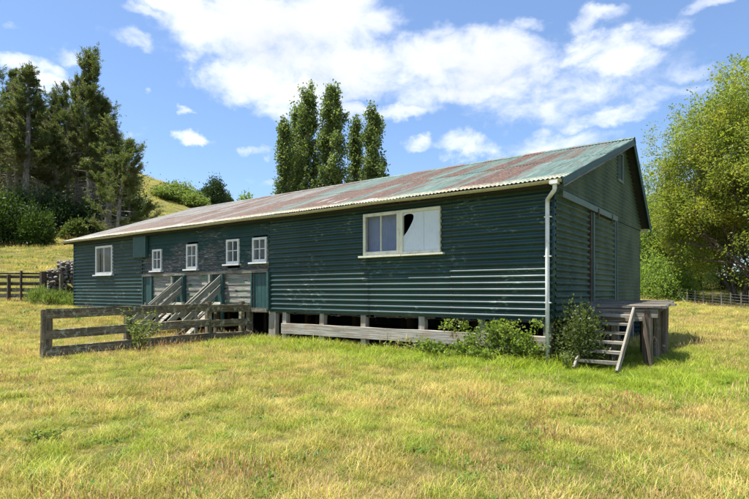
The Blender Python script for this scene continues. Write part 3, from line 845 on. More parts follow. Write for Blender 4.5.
for h in (.2, .42, .64, .86, 1.08):
    mb = MB(); mb.tube([p + Vector((0, 0, h)) for p in pts], [.012] * N_, 4); mb.build('wire', WIRE, rf)

# ------------------------------------------------------------------ foliage
def unit(v): return v / (np.linalg.norm(v, axis=-1, keepdims=True) + 1e-9)
def leaf_mesh(name, C, D, length, width, mat, var, jl=.35, fold=0):
    """one pointed leaf quad per row of C, pointing along D, turned at random about D"""
    n = len(C); D = unit(D); r = unit(rng.normal(size=(n, 3))); S = unit(np.cross(D, r))
    L = (length * (1 + jl * rng.uniform(-1, 1, n)))[:, None]; W = (width * (1 + jl * rng.uniform(-1, 1, n)))[:, None]
    U = np.cross(S, D)
    V = np.stack([C, C + D * L * .45 + S * W * .5 + U * W * .15, C + D * L, C + D * L * .45 - S * W * .5 + U * W * .15], 1).reshape(-1, 3)
    F = np.arange(n * 4).reshape(n, 4)
    return np_mesh(name, V, F, mat, np.repeat(var, 4))

def conifer(label, cat_, h=19., start=.35, lmax=3.4, seed=1, wind=(.5, .2), dead=26, lean=(.3, 0.), ragged=.5, leafn=24000, sparse_top=False, tip_up=.55):
    rs = np.random.default_rng(seed); random.seed(seed)
    o = thing('conifer_tree', (0, 0, 0), label, cat_, 'tall dark conifers on the bank behind the shed')
    tr = MB(); pth = [Vector((lean[0] * (t ** 1.5) * h * .1 + .12 * math.sin(t * 7 + seed), lean[1] * t * h * .1 + .12 * math.cos(t * 6 + seed), t * h - .6 * (t == 0))) for t in np.linspace(0, 1, 12)]
    tr.tube(pth, [.34 * (1 - t) ** .8 * (h / 19) + .03 for t in np.linspace(0, 1, 12)], 8)
    def trunk_at(z):
        t = min(max(z / h, 0), 1) * 11; i = min(int(t), 10); return pth[i].lerp(pth[i + 1], t - i)
    C = []; D = []; Vr = []
    z = start * h; az = rs.uniform(0, 6)
    wv = np.array([wind[0], wind[1], 0])
    nb = 0
    brs = []
    while z < h * .985:
        t = (z - start * h) / (h * (1 - start))
        prof = (math.sin(min(1, t * 2.6 + .35) * math.pi / 2)) * (1 - t) ** 1.05 + .05
        for k in range(rs.integers(3, 6)):
            az += 2.4 + rs.uniform(-.4, .4)
            L = lmax * prof * rs.uniform(1 - ragged, 1 + ragged * .55)
            if L < .28: L = .28
            if sparse_top and .70 < t < .93 and rs.uniform() < .22: brs.append((z, az + .6, 2.3 * (1.25 - t) * rs.uniform(1.6, 2.6), t + 2)) 
            brs.append((z + rs.uniform(-.2, .2), az, L, t))
        z += (.46 + .32 * (1 - t)) * rs.uniform(.75, 1.3)
    tot = sum(b[2] for b in brs)
    for (z, az, L, t) in brs:
        arm = t > 1.5; t = t - 2 if arm else t
        b0 = np.array(trunk_at(z)); el = R(16 + 38 * t + rs.uniform(-16, 18)) if not arm else R(rs.uniform(25, 48))
        d = np.array([math.cos(az) * math.cos(el), math.sin(az) * math.cos(el), math.sin(el)])
        n = 7; pts_ = [b0]; dd = d.copy()
        for i in range(n):
            s_ = (i + 1) / n
            dd = dd + wv * .10 + np.array([0, 0, -.10 * (s_ < .5) + tip_up * .30 * (s_ > .5)]) + rs.normal(size=3) * .05
            dd = dd / np.linalg.norm(dd); pts_.append(pts_[-1] + dd * L / n)
        tr.tube(pts_, [max(.016, .065 * (1 - i / n) * (L / 3)) for i in range(n + 1)], 4)
        pts_ = np.array(pts_)
        # foliage sprays along the outer part of the branch
        m = int(leafn * L / tot * (rs.choice([.35, 1.0, 1.5]) if not arm else .55)); m = max(m, 20)
        ns = max(4, int(L * 6.5)); sp_t = rs.uniform(.22, 1, ns) ** .75; sp_t[0] = 1
        sp_t = sp_t * n; ii = np.minimum(sp_t.astype(int), n - 1); fr = (sp_t - ii)[:, None]
        SC = pts_[ii] * (1 - fr) + pts_[ii + 1] * fr
        SD = unit(pts_[ii + 1] - pts_[ii]); SD = unit(SD * 1.0 + rs.normal(size=(ns, 3)) * np.array([.6, .6, .3]) + np.array([0, 0, .22]) + wv * .4)
        SL = rs.uniform(.35, 1.1, ns) * (.6 + .4 * min(1, L / 2))
        pick = rs.integers(0, ns, m); along = rs.uniform(0, 1, m)
        c = SC[pick] + SD[pick] * (1.25 * SL[pick] * along)[:, None] + rs.normal(size=(m, 3)) * (.04 + .06 * (1 - along))[:, None]
        C.append(c); D.append(unit(SD[pick] + rs.normal(size=(m, 3)) * .5)); Vr.append(np.clip(rs.uniform(0, 1, m) * .55 + rs.uniform(0, .45, ns)[pick], 0, 1))
    # dead lower branches
    for k in range(dead):
        z = h * rs.uniform(.10, start + .12); az = rs.uniform(0, 6.3); L = rs.uniform(.6, 2.2)
        b0 = np.array(trunk_at(z)); el = rs.uniform(-.5, .3); d = np.array([math.cos(az) * math.cos(el), math.sin(az) * math.cos(el), math.sin(el)])
        p1 = b0 + d * L * .5; p2 = p1 + (d + np.array([0, 0, rs.uniform(-.5, .2)])) * L * .5
        tr.tube([b0, p1, p2], [.035, .022, .008], 4)
        for q in range(3):
            e = p1 + (p2 - p1) * rs.uniform(0, 1); tr.tube([e, e + rs.normal(size=3) * .35], [.012, .005], 3)
    tr.build('trunk', B_GREY, o)
    C = np.vstack(C); D = np.vstack(D); Vr = np.concatenate(Vr)
    link('crown', leaf_mesh('crown', C, D, .27, .055, L_CON, Vr), o)
    return o

protos = [conifer('x', 'tree', 19, .36, 3.1, 11, (.30, .1), 90, (.2, .1), leafn=48000, tip_up=1.0),
          conifer('x', 'tree', 20, .40, 3.1, 12, (.45, .15), 90, (-.1, .1), ragged=.75, tip_up=1.5, leafn=42000, sparse_top=True),
          conifer('x', 'tree', 18, .43, 2.9, 13, (.40, .1), 100, (.3, 0.), ragged=.7, leafn=38000, tip_up=1.2, sparse_top=True),
          conifer('x', 'tree', 15, .16, 5.0, 14, (.80, .25), 60, (1.0, .2), ragged=.7, leafn=44000, tip_up=1.0, sparse_top=True)]
# (px, distance, top y in the photo, prototype, spin, girth, label)
CON = [(-38, 52, 70, 0, 1.0, 1.0, 'conifer at the very left edge, cut by the frame'),
       (8, 56, 70, 2, .4, .95, 'conifer with a thin top nearest the left edge of the photo'),
       (27, 50, 66, 0, 2.2, 1.12, 'broad full conifer with dense crown at the left'),
       (-12, 47, 92, 1, 4.1, 1.0, 'conifer standing at the left edge in front of the others'),
       (47, 60, 108, 2, 5.0, .9, 'lower conifer filling the gap right of the broad full one'),
       (67, 54, 82, 2, 3.0, .72, 'slim spindly conifer left of the tallest one'),
       (88, 52, 50, 1, .2, 1.05, 'tallest conifer with an open ragged top'),
       (79, 62, 118, 0, 1.4, .95, 'shorter conifer directly behind the tallest one'),
       (107, 50, 118, 2, 2.0, 1.12, 'conifer just right of the tallest one, bushy and lower'),
       (118, 47, 142, 3, .0, .92, 'rightmost wind-swept conifer leaning toward the shed roof'),
       (101, 66, 120, 1, 3.3, 1.0, 'conifer behind the bushy lower one, its tip just showing'),
       (20, 66, 120, 0, .7, 1.1, 'shaded conifer far back behind the broad full one'),
       (58, 70, 128, 2, 1.2, 1.2, 'shaded conifer far back behind the slim spindly one'),
       (128, 58, 165, 0, 5.5, .85, 'low conifer behind the wind-swept one'),
       (38, 57, 95, 1, 1.9, .8, 'narrow conifer close behind the right side of the broad full one'),
       (-4, 62, 88, 0, 3.6, .95, 'shaded conifer behind the thin-topped one at the left edge'),
       (97, 57, 92, 2, 4.4, .8, 'narrow conifer right behind the tallest one on its right side'),
       (57, 56, 92, 1, 2.7, .95, 'conifer between the broad full one and the slim spindly one, set back'),
       (103, 53, 98, 1, 5.6, .9, 'mid-height conifer overlapping the right flank of the tallest one'),
       (17, 52, 82, 2, 5.9, .9, 'conifer wedged between the thin-topped one and the broad full one'),
       (75, 58, 90, 0, 0.4, .8, 'conifer showing through just left of the tallest trunk'),
       (56, 52, 125, 0, 5.1, .85, 'short bushy conifer in front, between the broad one and the slim one')]
used = set()
for (px, f, ytop, k, rot, girth, lab) in CON:
    o = protos[k] if k not in used else copy_tree(protos[k]); used.add(k)
    p = at(px, f); top = 1.6 + (291 - ytop) * f / 531
    hh = [19, 20, 18, 15][k]; s_ = (top - p.z) / hh
    o.location = (p.x, p.y, p.z - .1); o.rotation_euler = (0, 0, rot * .35 if k == 3 else rot); g = (s_ + girth) / 2 * (girth ** .5)
    o.scale = (g, g, s_); o['label'] = lab

# generic broadleaf skeleton
def branch_tree(root_pts, rs, levels, spread, shrink, L0, r0, up=.15, kids=(3, 5), wv=None):
    """returns tube segments and tips; root_pts = list of (start, dir)"""
    segs = []; tips = []
    def grow(p, d, L, r, lv):
        n = 5; pts_ = [p]; dd = d
        for i in range(n):
            dd = dd + rs.normal(size=3) * .13 + np.array([0, 0, up * (.5 if lv else .2)])
            if wv is not None: dd = dd + wv * .04
            dd = dd / np.linalg.norm(dd); pts_.append(pts_[-1] + dd * L / n)
        r1 = r * .62; segs.append((pts_, [r + (r1 - r) * i / n for i in range(n + 1)], lv))
        if lv >= levels:
            tips.append((pts_[-1], dd)); tips.append((pts_[3], dd)); return
        for k in range(rs.integers(*kids)):
            s_ = rs.uniform(.45, 1); i = min(int(s_ * n), n - 1); q = pts_[i] + (pts_[i + 1] - pts_[i]) * (s_ * n - i)
            e = dd + rs.normal(size=3) * spread; e = e / np.linalg.norm(e)
            grow(q, e, L * shrink * rs.uniform(.75, 1.25), r1 * .85, lv + 1)
        grow(pts_[-1], dd, L * shrink, r1, lv + 1)
    for p, d in root_pts: grow(np.array(p, float), np.array(d, float) / np.linalg.norm(d), L0 * rs.uniform(.85, 1.15), r0 * rs.uniform(.7, 1.1), 0)
    return segs, tips

def broad_tree(name, label, cat_, loc, roots, levels, L0, r0, spread, shrink, n_leaf, ls, lw, mat, bark, seed, clump=.55, droop=0., group=None, up=.15, wv=None, env=None):
    rs = np.random.default_rng(seed)
    o = thing(name, loc, label, cat_, group)
    segs, tips = branch_tree(roots, rs, levels, spread, shrink, L0, r0, up, wv=wv)
    T = np.array([t[0] for t in tips]); TD = np.array([t[1] for t in tips])
    keep = np.array([mn.noise(Vector(q) * .40 + Vector((seed, 0, 0))) > -.04 for q in T])
    if env is not None: keep &= env(T)
    T = T[keep]; TD = TD[keep]
    mb = MB(); base = np.array(loc)
    for pts_, rad, lv in segs:
        if lv > 3 or (lv > 0 and env is not None and not env(np.array([pts_[-1]]))[0]): continue
        mb.tube([Vector(p) + Vector(loc) for p in pts_], rad, 7 if lv < 2 else 4)
    mb.build('trunk', bark, o)
    pick = rs.integers(0, len(T), n_leaf); q = rs.normal(size=(n_leaf, 3)) * clump * np.array([1, 1, .75])
    q *= rs.uniform(.35, 1, n_leaf)[:, None]
    C = T[pick] + q + base + np.array([0, 0, -droop]) * np.abs(rs.normal(size=n_leaf))[:, None]
    D = unit(q + TD[pick] * .3 + rs.normal(size=(n_leaf, 3)) * .5 + np.array([0, 0, -droop]))
    cv = rs.uniform(0, .65, len(T))[pick] + rs.uniform(0, .35, n_leaf)
    link('crown', leaf_mesh('crown', C, D, ls, lw, mat, cv), o)
    return o

# poplars: narrow columns of upswept branches
def poplar(px, f, ytop, width, label, seed, lean=0., n_leaf=17000):
    p = at(px, f); h = (1.6 + (291 - ytop) * f / 531 - p.z) * .90; rs = np.random.default_rng(seed)
    o = thing('poplar_tree', tuple(p), label, 'tree', 'lombardy poplars behind the shed roof')
    tr = MB(); W = width
    lv = np.array([AX, AY]) * lean
    tp = lambda t: np.array([p.x + lv[0] * t * h, p.y + lv[1] * t * h, p.z + t * h])
    tr.tube([tp(t) - np.array([0, 0, .5 * (t == 0)]) for t in np.linspace(0, 1, 9)], [.35 * (1 - t) + .03 for t in np.linspace(0, 1, 9)], 8)
    C = []; D = []; Vv = []
    nb = 120
    for k in range(nb):
        t = rs.uniform(.10, .97) if k else .97; az = rs.uniform(0, 6.3)
        prof = 1.38 * W * (.55 + .45 * math.sin(min(1, t * 1.6) * math.pi / 2)) * (1 - max(0, t - .55) / .47) ** .7
        L = h * rs.uniform(.08, .17) * (1 - .4 * t); out = prof * rs.uniform(.35, 1.05)
        b0 = tp(t); e = np.array([math.cos(az) * out, math.sin(az) * out, L]); n = 5; pts_ = []
        for i in range(n + 1):
            s_ = i / n; pts_.append(b0 + np.array([e[0] * (1 - (1 - s_) ** 2), e[1] * (1 - (1 - s_) ** 2), e[2] * s_ ** 1.2]))
        tr.tube(pts_, [.05 * (1 - i / n) + .01 for i in range(n + 1)], 4)
        m = int(n_leaf / nb * rs.uniform(.6, 1.4)); s_ = rs.uniform(.25, 1.1, m)
        nc = 5; cc = np.array(pts_)[rs.integers(2, n + 1, nc)] + rs.normal(size=(nc, 3)) * np.array([.18, .18, .3]); pk = rs.integers(0, nc, m)
        C.append(cc[pk] + rs.normal(size=(m, 3)) * np.array([.20, .20, .30])); D.append(rs.normal(size=(m, 3)) + np.array([0, 0, .7]))
        Vv.append(np.clip(rs.uniform(0, .65, nc)[pk] + rs.uniform(0, .35, m), 0, 1))
    tr.build('trunk', B_GREY, o)
    link('crown', leaf_mesh('crown', np.vstack(C), np.vstack(D), .27, .17, L_POP, np.concatenate(Vv)), o)
poplar(284, 57, 112, .62, 'slender poplar, leftmost of the row', 21, .0, 10000)
poplar(304, 58, 78, 1.25, 'tall forked poplar second from the left of the row', 22, .025, 19000)
poplar(296, 60, 98, .9, 'poplar spire tucked between the leftmost and the forked one', 27, .0, 9000)
poplar(332, 57, 79, 1.5, 'broadest tall poplar in the middle of the row', 23, .0, 24000)
poplar(355, 60, 112, .75, 'short slim poplar in the gap beside the rightmost one', 24, .0, 11000)
poplar(373, 57, 101, 1.35, 'rounded poplar at the right end of the row', 25, .0, 20000)

# right hand trees
b = at(745, 45)
rts = [((dx, dy, -.3), (ex, ey, 1)) for dx, dy, ex, ey in ((-.5, 0, -.38, .1), (-.25, .2, -.2, .3), (0, -.1, .05, -.2), (.3, .1, .3, .2), (.5, -.2, .6, -.1), (-.3, -.4, -.35, -.35), (.2, .5, .2, .5))]
RV = np.array([AX, AY, 0]); FV = np.array([-.6074, .7948, 0])
rts = [(tuple(RV * a[0] + FV * a[1] + np.array([0, 0, a[2]])), tuple(RV * d[0] + FV * d[1] + np.array([0, 0, d[2]]))) for a, d in rts]
broad_tree('willow_tree', 'big yellow-green willow with many stems at the right edge', 'tree', tuple(b), rts, 5, 5.4, .17, .44, .79, 150000, .24, .10, L_WIL, B_DARK, 31, .42, .15, up=.10, env=lambda T: ((T @ RV) / 5.9) ** 2 + ((T[:, 2] - 10.5) / 10.6) ** 2 < 1)
b = at(790, 41)
broad_tree('willow_tree', 'willow beyond the right edge, its boughs reaching into the photo', 'tree', tuple(b), rts[:5], 5, 5.4, .17, .44, .79, 100000, .24, .10, L_WIL, B_DARK, 32, .42, .15, up=.12, env=lambda T: ((T @ RV) / 6.3) ** 2 + ((T[:, 2] - 10) / 10.5) ** 2 < 1)
b = at(693, 60)
r2 = [(tuple(RV * x), tuple(RV * a + FV * c + np.array([0, 0, 1.]))) for x, a, c in ((0, -1.3, 0), (.8, -.5, .2), (-.8, -1.5, .3), (.3, .3, -.2), (1.2, -.9, .1))]
broad_tree('spreading_tree', 'spreading bright green tree with leaning dark trunks right of the shed', 'tree', tuple(b), r2, 5, 2.9, .22, .55, .80, 80000, .22, .13, L_LIME, B_DARK, 33, .42, .12, up=.05)
b = at(655, 67)
broad_tree('spreading_tree', 'rounded green tree partly hidden by the gable end', 'tree', tuple(b), r2[:4], 5, 3.2, .22, .5, .80, 70000, .24, .14, L_LIME, B_DARK, 34, .45, .1, up=.05)
b = at(678, 72)
broad_tree('dark_tree', 'dark green tree standing back between the willow and the shed', 'tree', tuple(b), r2[1:4], 4, 5.6, .26, .45, .76, 52000, .26, .15, L_DARK, B_DARK, 35, .75, 0, up=.14)
b = at(735, 78)
broad_tree('dark_tree', 'dark tree far behind the willow at the right edge', 'tree', tuple(b), r2[1:4], 4, 5.4, .26, .5, .76, 42000, .28, .16, L_DARK, B_DARK, 36, .8, 0, up=.10)

# young pines under the conifers
def bush(name, label, cat_, p, rx, rz, n, ls, lw, mat, seed, bark=B_DARK, clumps=60, up=.3, group=None, stems=10):
    rs = np.random.default_rng(seed); o = thing(name, tuple(p), label, cat_, group); base = np.array(p)
    d = unit(rs.normal(size=(clumps, 3))); d[:, 2] = np.abs(d[:, 2]); rad = rs.uniform(.35, 1, clumps) ** .6
    cc = base + d * rad[:, None] * np.array([rx, rx, rz]); cc[:, 2] += rs.uniform(-.05, .1, clumps) * rz
    cc[:, 2] = np.maximum(cc[:, 2], base[2] + .04 * rz)
    mb = MB()
    for k in range(min(stems, clumps)):
        q = cc[k]; m = base + (q - base) * .5 + rs.normal(size=3) * .08 * rx; m[2] += .1 * rz
        mb.tube([base + np.array([rs.normal() * .08 * rx, rs.normal() * .08 * rx, -.05]), m, q], [.02 * rz + .004, .012 * rz + .003, .003], 5)
    mb.build('stem', bark, o)
    pk = rs.integers(0, clumps, n); q = rs.normal(size=(n, 3)) * np.array([rx, rx, rz]) * (1.0 / clumps ** .36) * .8
    C = cc[pk] + q; C[:, 2] = np.maximum(C[:, 2], base[2] + .01)
    D = q / np.linalg.norm(q, axis=1, keepdims=True) + rs.normal(size=(n, 3)) * .6 + np.array([0, 0, up])
    link('foliage', leaf_mesh('foliage', C, D, ls, lw, mat, np.clip(rs.uniform(0, .5, clumps)[pk] + rs.uniform(0, .5, n), 0, 1)), o)
    return o
YP = 'young bright green pines at the foot of the conifers'
for (px, f, rx, rz, sd, lab) in ((0, 43, 1.5, 3.4, 41, 'tall young pine at the left edge below the conifers'), (35, 43.5, 1.1, 2.4, 42, 'bright green young pine nearest the yard fence'),
                                 (19, 47, 1.4, 3.1, 43, 'young pine set back between two brighter ones'), (-25, 42, 1.7, 3.8, 44, 'young pine cut by the left edge of the photo')):
    bush('young_pine', lab, 'tree', at(px, f), rx, rz, 15000, .22, .085, L_PINE, sd, up=.35, group=YP, clumps=46)
for (px, f, rx, rz, sd, lab) in ((52, 50, 2.2, 3.2, 45, 'dark undergrowth shrub below the slim conifer'), (95, 52, 2.5, 3.0, 46, 'dark undergrowth shrub below the bushy conifer'), (75, 48, .9, 1.3, 47, 'small light green shrub between conifer trunks'), (125, 60, 2.6, 3.6, 48, 'dark undergrowth shrub near the wind-swept conifer'),
                                 (10, 62, 5, 7.5, 49, 'dark thicket behind the left conifers'), (60, 66, 5, 8, 50, 'dark thicket behind the middle conifers'), (105, 66, 5, 7.5, 51, 'dark thicket behind the right conifers'), (-30, 60, 5, 7.5, 52, 'dark thicket behind the leftmost conifers')):
    bush('undergrowth_shrub', lab, 'shrub', at(px, f), rx, rz, 9000, .24, .14, L_SH if sd == 47 else L_DARK, sd, group='shrubs under the conifers')
# hill shrubs and trees
for (px, f, rx, rz, m, sd, lab) in ((178, 97, 3.1, 2.5, L_WEED, 61, 'round yellow-green bush on the hillside'), (191, 94, 2.5, 1.8, L_WEED, 62, 'yellow-green bush right beside the round hillside one'), (166, 92, 2.2, 1.4, L_WEED, 63, 'low yellow-green bush on the hillside, leftmost of them'),
                                 (215, 108, 2.1, 4.6, L_DARK, 64, 'small dark tree on the hill crest above the roof'), (206, 112, 2.2, 1.9, L_DARK, 65, 'dark bush left of the small dark hill tree'), (226, 112, 1.4, 2.6, L_DARK, 66, 'little dark bush right of the small dark hill tree'),
                                 (246, 90, 1.3, 4.6, L_LIME, 67, 'pale treetop poking just above the roof ridge')):
    bush('hill_shrub', lab, 'tree' if sd in (64, 67) else 'shrub', at(px, f), rx, rz, 7000, .34, .22, m, sd, group='shrubs and small trees on the hill', clumps=50)
# treeline shrubs beyond right fence
for (px, f, rx, rz, m, sd, lab) in ((651, 49, 2.4, 3.7, L_LIME, 71, 'tall leafy bright shrub behind the wire fence next to the gable'), (674, 50, 1.7, 2.5, L_LIME, 77, 'leafy bright shrub below the leaning trunks'), (672, 62, 2.6, 1.6, L_WEED, 72, 'low pale shrub behind the wire fence'), (745, 58, 3., 2.2, L_SH, 73, 'dark low shrub behind the wire fence at the right edge'), (684, 50, .9, .8, L_SH, 74, 'small dark bush at the strainer post'),
                                 (708, 95, 4, 1.8, L_SH, 75, 'dark scrub far off seen between the trunks'), (655, 95, 6, 4, L_SH, 76, 'dark scrub far off beside the gable')):
    bush('fence_shrub', lab, 'shrub', at(px, f), rx, rz, 8000, .2, .12, m, sd, group='shrubs beyond the wire fence', clumps=60)

# plants near the shed
def creeper(name, label, cat_, pts_, n_leaf, ls, lw, mat, seed, spread):
    """rambling canes along a run of points with leaves on them"""
    rs = np.random.default_rng(seed); o = thing(name, pts_[0], label, cat_)
    mb = MB(); C = []; D = []; V_ = []
    P0 = np.array(pts_); nc = 46
    for k in range(nc):
        s_ = rs.uniform(0, len(P0) - 1.001); i = int(s_); b0 = P0[i] + (P0[i + 1] - P0[i]) * (s_ - i) + rs.normal(size=3) * np.array([.15, .06, 0])
        b0[2] = tz(b0[0], b0[1]); hgt = spread[2] * rs.uniform(.4, 1.15); dx = rs.normal() * spread[0]; dy = -abs(rs.normal()) * spread[1]
        pp = [b0 + np.array([dx * t, dy * t * (1.2 - .4 * t), hgt * math.sin(min(1, t * 1.15) * math.pi * .62)]) for t in np.linspace(0, 1, 7)]
        mb.tube(pp, [.007 - .0008 * i for i in range(7)], 4)
        m = n_leaf // nc; t = rs.uniform(.15, 1, m) * 6; ii = np.minimum(t.astype(int), 5); A = np.array(pp)
        C.append(A[ii] + (A[ii + 1] - A[ii]) * (t - ii)[:, None] + rs.normal(size=(m, 3)) * .055); D.append(rs.normal(size=(m, 3)) + np.array([0, -.4, .3])); V_.append(np.clip(rs.uniform(0, .4) + rs.uniform(0, .6, m), 0, 1))
    mb.build('stem', B_TWIG, o)
    link('foliage', leaf_mesh('foliage', np.vstack(C), np.vstack(D), ls, lw, mat, np.concatenate(V_)), o)
creeper('bramble', 'pale green bramble sprawling over the plinth plank left of the downpipe', 'bramble', [(-2.0, -.22, 0), (-1.2, -.25, 0), (-.75, -.2, 0), (-.45, -.16, 0)], 3000, .075, .05, L_BR, 81, (.38, .16, .82))
creeper('bramble', 'low thin bramble trailing along the grass below the plank', 'bramble', [(-3.1, -.3, 0), (-2.2, -.35, 0), (-1.4, -.4, 0)], 1600, .08, .055, L_BR, 82, (.4, .2, .34))
bush('corner_shrub', 'dense dark green shrub between the downpipe and the steps', 'shrub', Vector((.50, .10, 0)), .54, 1.18, 5200, .065, .04, L_SH, 83, clumps=80, stems=16)
def weed(name, label, p, h, n, seed, ls=.09, lw=.035, mat=L_WEED, sp=.28, leaves=26):
    rs = np.random.default_rng(seed); o = thing(name, tuple(p), label, 'weed'); base = np.array(p); mb = MB(); C = []; D = []; V_ = []
    for k in range(n):
        az = rs.uniform(0, 6.3); out = rs.uniform(.2, 1) * sp; hh = h * rs.uniform(.5, 1)
        pp = [base + np.array([math.cos(az) * out * t ** 1.2, math.sin(az) * out * t ** 1.2, hh * t - .02]) for t in np.linspace(0, 1, 6)]
        mb.tube(pp, [.007, .006, .005, .004, .003, .002], 4)
        A = np.array(pp); t = rs.uniform(.08, 1, leaves) * 5; ii = np.minimum(t.astype(int), 4)
        C.append(A[ii] + (A[ii + 1] - A[ii]) * (t - ii)[:, None]); D.append(rs.normal(size=(leaves, 3)) * np.array([1, 1, .4]) + np.array([0, 0, .35])); V_.append(rs.uniform(0, 1, leaves))
    mb.build('stem', B_TWIG, o); link('foliage', leaf_mesh('foliage', np.vstack(C), np.vstack(D), ls, lw, mat, np.concatenate(V_)), o)
weed('tall_weed', 'tall leafy pale green weed growing through the front rail fence', at(139, 13.9), 1.25, 26, 91, .11, .035, sp=.62, leaves=26)
weed('tall_weed', 'small dark weed in the bottom left foreground grass', at(42, 5.5), .15, 26, 92, .05, .022, L_BR, .24)
weed('tall_weed', 'thin weed stalks beside the foot of the steps', Vector((.50, -.62, 0)), .42, 9, 93, .06, .025, sp=.16)
for i, (px, f, h) in enumerate(((38, 26.0, .95), (50, 25.8, .85), (62, 26.3, .9), (71, 26.2, .6))):
    bush('tall_grass_clump', ['leafy clump in front of the large yard fence post', 'leafy clump between the yard fence post and the stone wall', 'leafy clump in front of the stone wall', 'leafy clump against the far left corner of the shed'][i], 'plant', at(px, f), .5, h * .62, 1500, .20, .028, L_WEED, 95 + i, bark=B_TWIG, up=2.2, clumps=30)

# ------------------------------------------------------------------ grass (blades instanced on points)
def tuft(name, n, h, spread, w, mat, seed, kind='blade', bend=.5):
    rs = np.random.default_rng(seed); V = []; F = []; var = []; tip = []
    for k in range(n):
        az = rs.uniform(0, 6.283); r0 = spread * math.sqrt(rs.uniform(0, 1)); ba = rs.uniform(0, 6.283)
        bx, by = math.cos(ba) * r0, math.sin(ba) * r0; hh = h * rs.uniform(.45, 1.1); be = bend * hh * rs.uniform(.3, 1.4); v = rs.uniform(0, 1)
        dx, dy = math.cos(az), math.sin(az); sx, sy = -dy, dx; ww = w * rs.uniform(.7, 1.3)
        if kind == 'blade': lv = [(0, 1.), (.35, .95), (.7, .7), (1, .05)]
        elif kind == 'seed': lv = [(0, .35), (.35, .32), (.68, .28), (.74, 1.6), (.86, 1.9), (1, .3)]
        else: lv = [(0, .3), (.4, 1.), (.75, .8), (1, .05)]
        b0 = len(V)
        for t, q in lv:
            cx, cy, cz = bx + dx * be * t * t, by + dy * be * t * t, hh * (t - .28 * bend * t * t) - .01
            V.append((cx - sx * ww * q / 2, cy - sy * ww * q / 2, cz)); V.append((cx + sx * ww * q / 2, cy + sy * ww * q / 2, cz)); var += [v, v]; tip += [t, t]
        for i in range(len(lv) - 1): a = b0 + 2 * i; F.append((a, a + 1, a + 3, a + 2))
    me = np_mesh(name, np.array(V), np.array(F), mat, np.array(var), smooth=True)
    a = me.attributes.new('tip', 'FLOAT', 'POINT'); a.data.foreach_set('value', np.array(tip, dtype=np.float32))
    return bpy.data.objects.new(name, me)
tc = bpy.data.collections.new('tuft_kinds')
kinds = [tuft('a_leafy_tuft', 42, .10, .12, .0042, G_BLADE, 1), tuft('b_fine_tuft', 48, .13, .14, .003, G_BLADE, 2, bend=.8), tuft('c_short_tuft', 46, .07, .13, .0045, G_BLADE, 3, bend=.9),
         tuft('d_seed_tuft', 15, .19, .16, .0026, G_SEED, 4, 'seed', .35), tuft('e_straw_tuft', 30, .15, .15, .0028, G_BLADE, 5, bend=1.3), tuft('f_broad_tuft', 12, .06, .07, .015, G_BROAD, 6, 'broad', 1.2),
         tuft('g_dock_tuft', 10, .17, .14, .0034, G_DOCK, 7, 'seed', .3)]
for o in kinds: tc.objects.link(o)

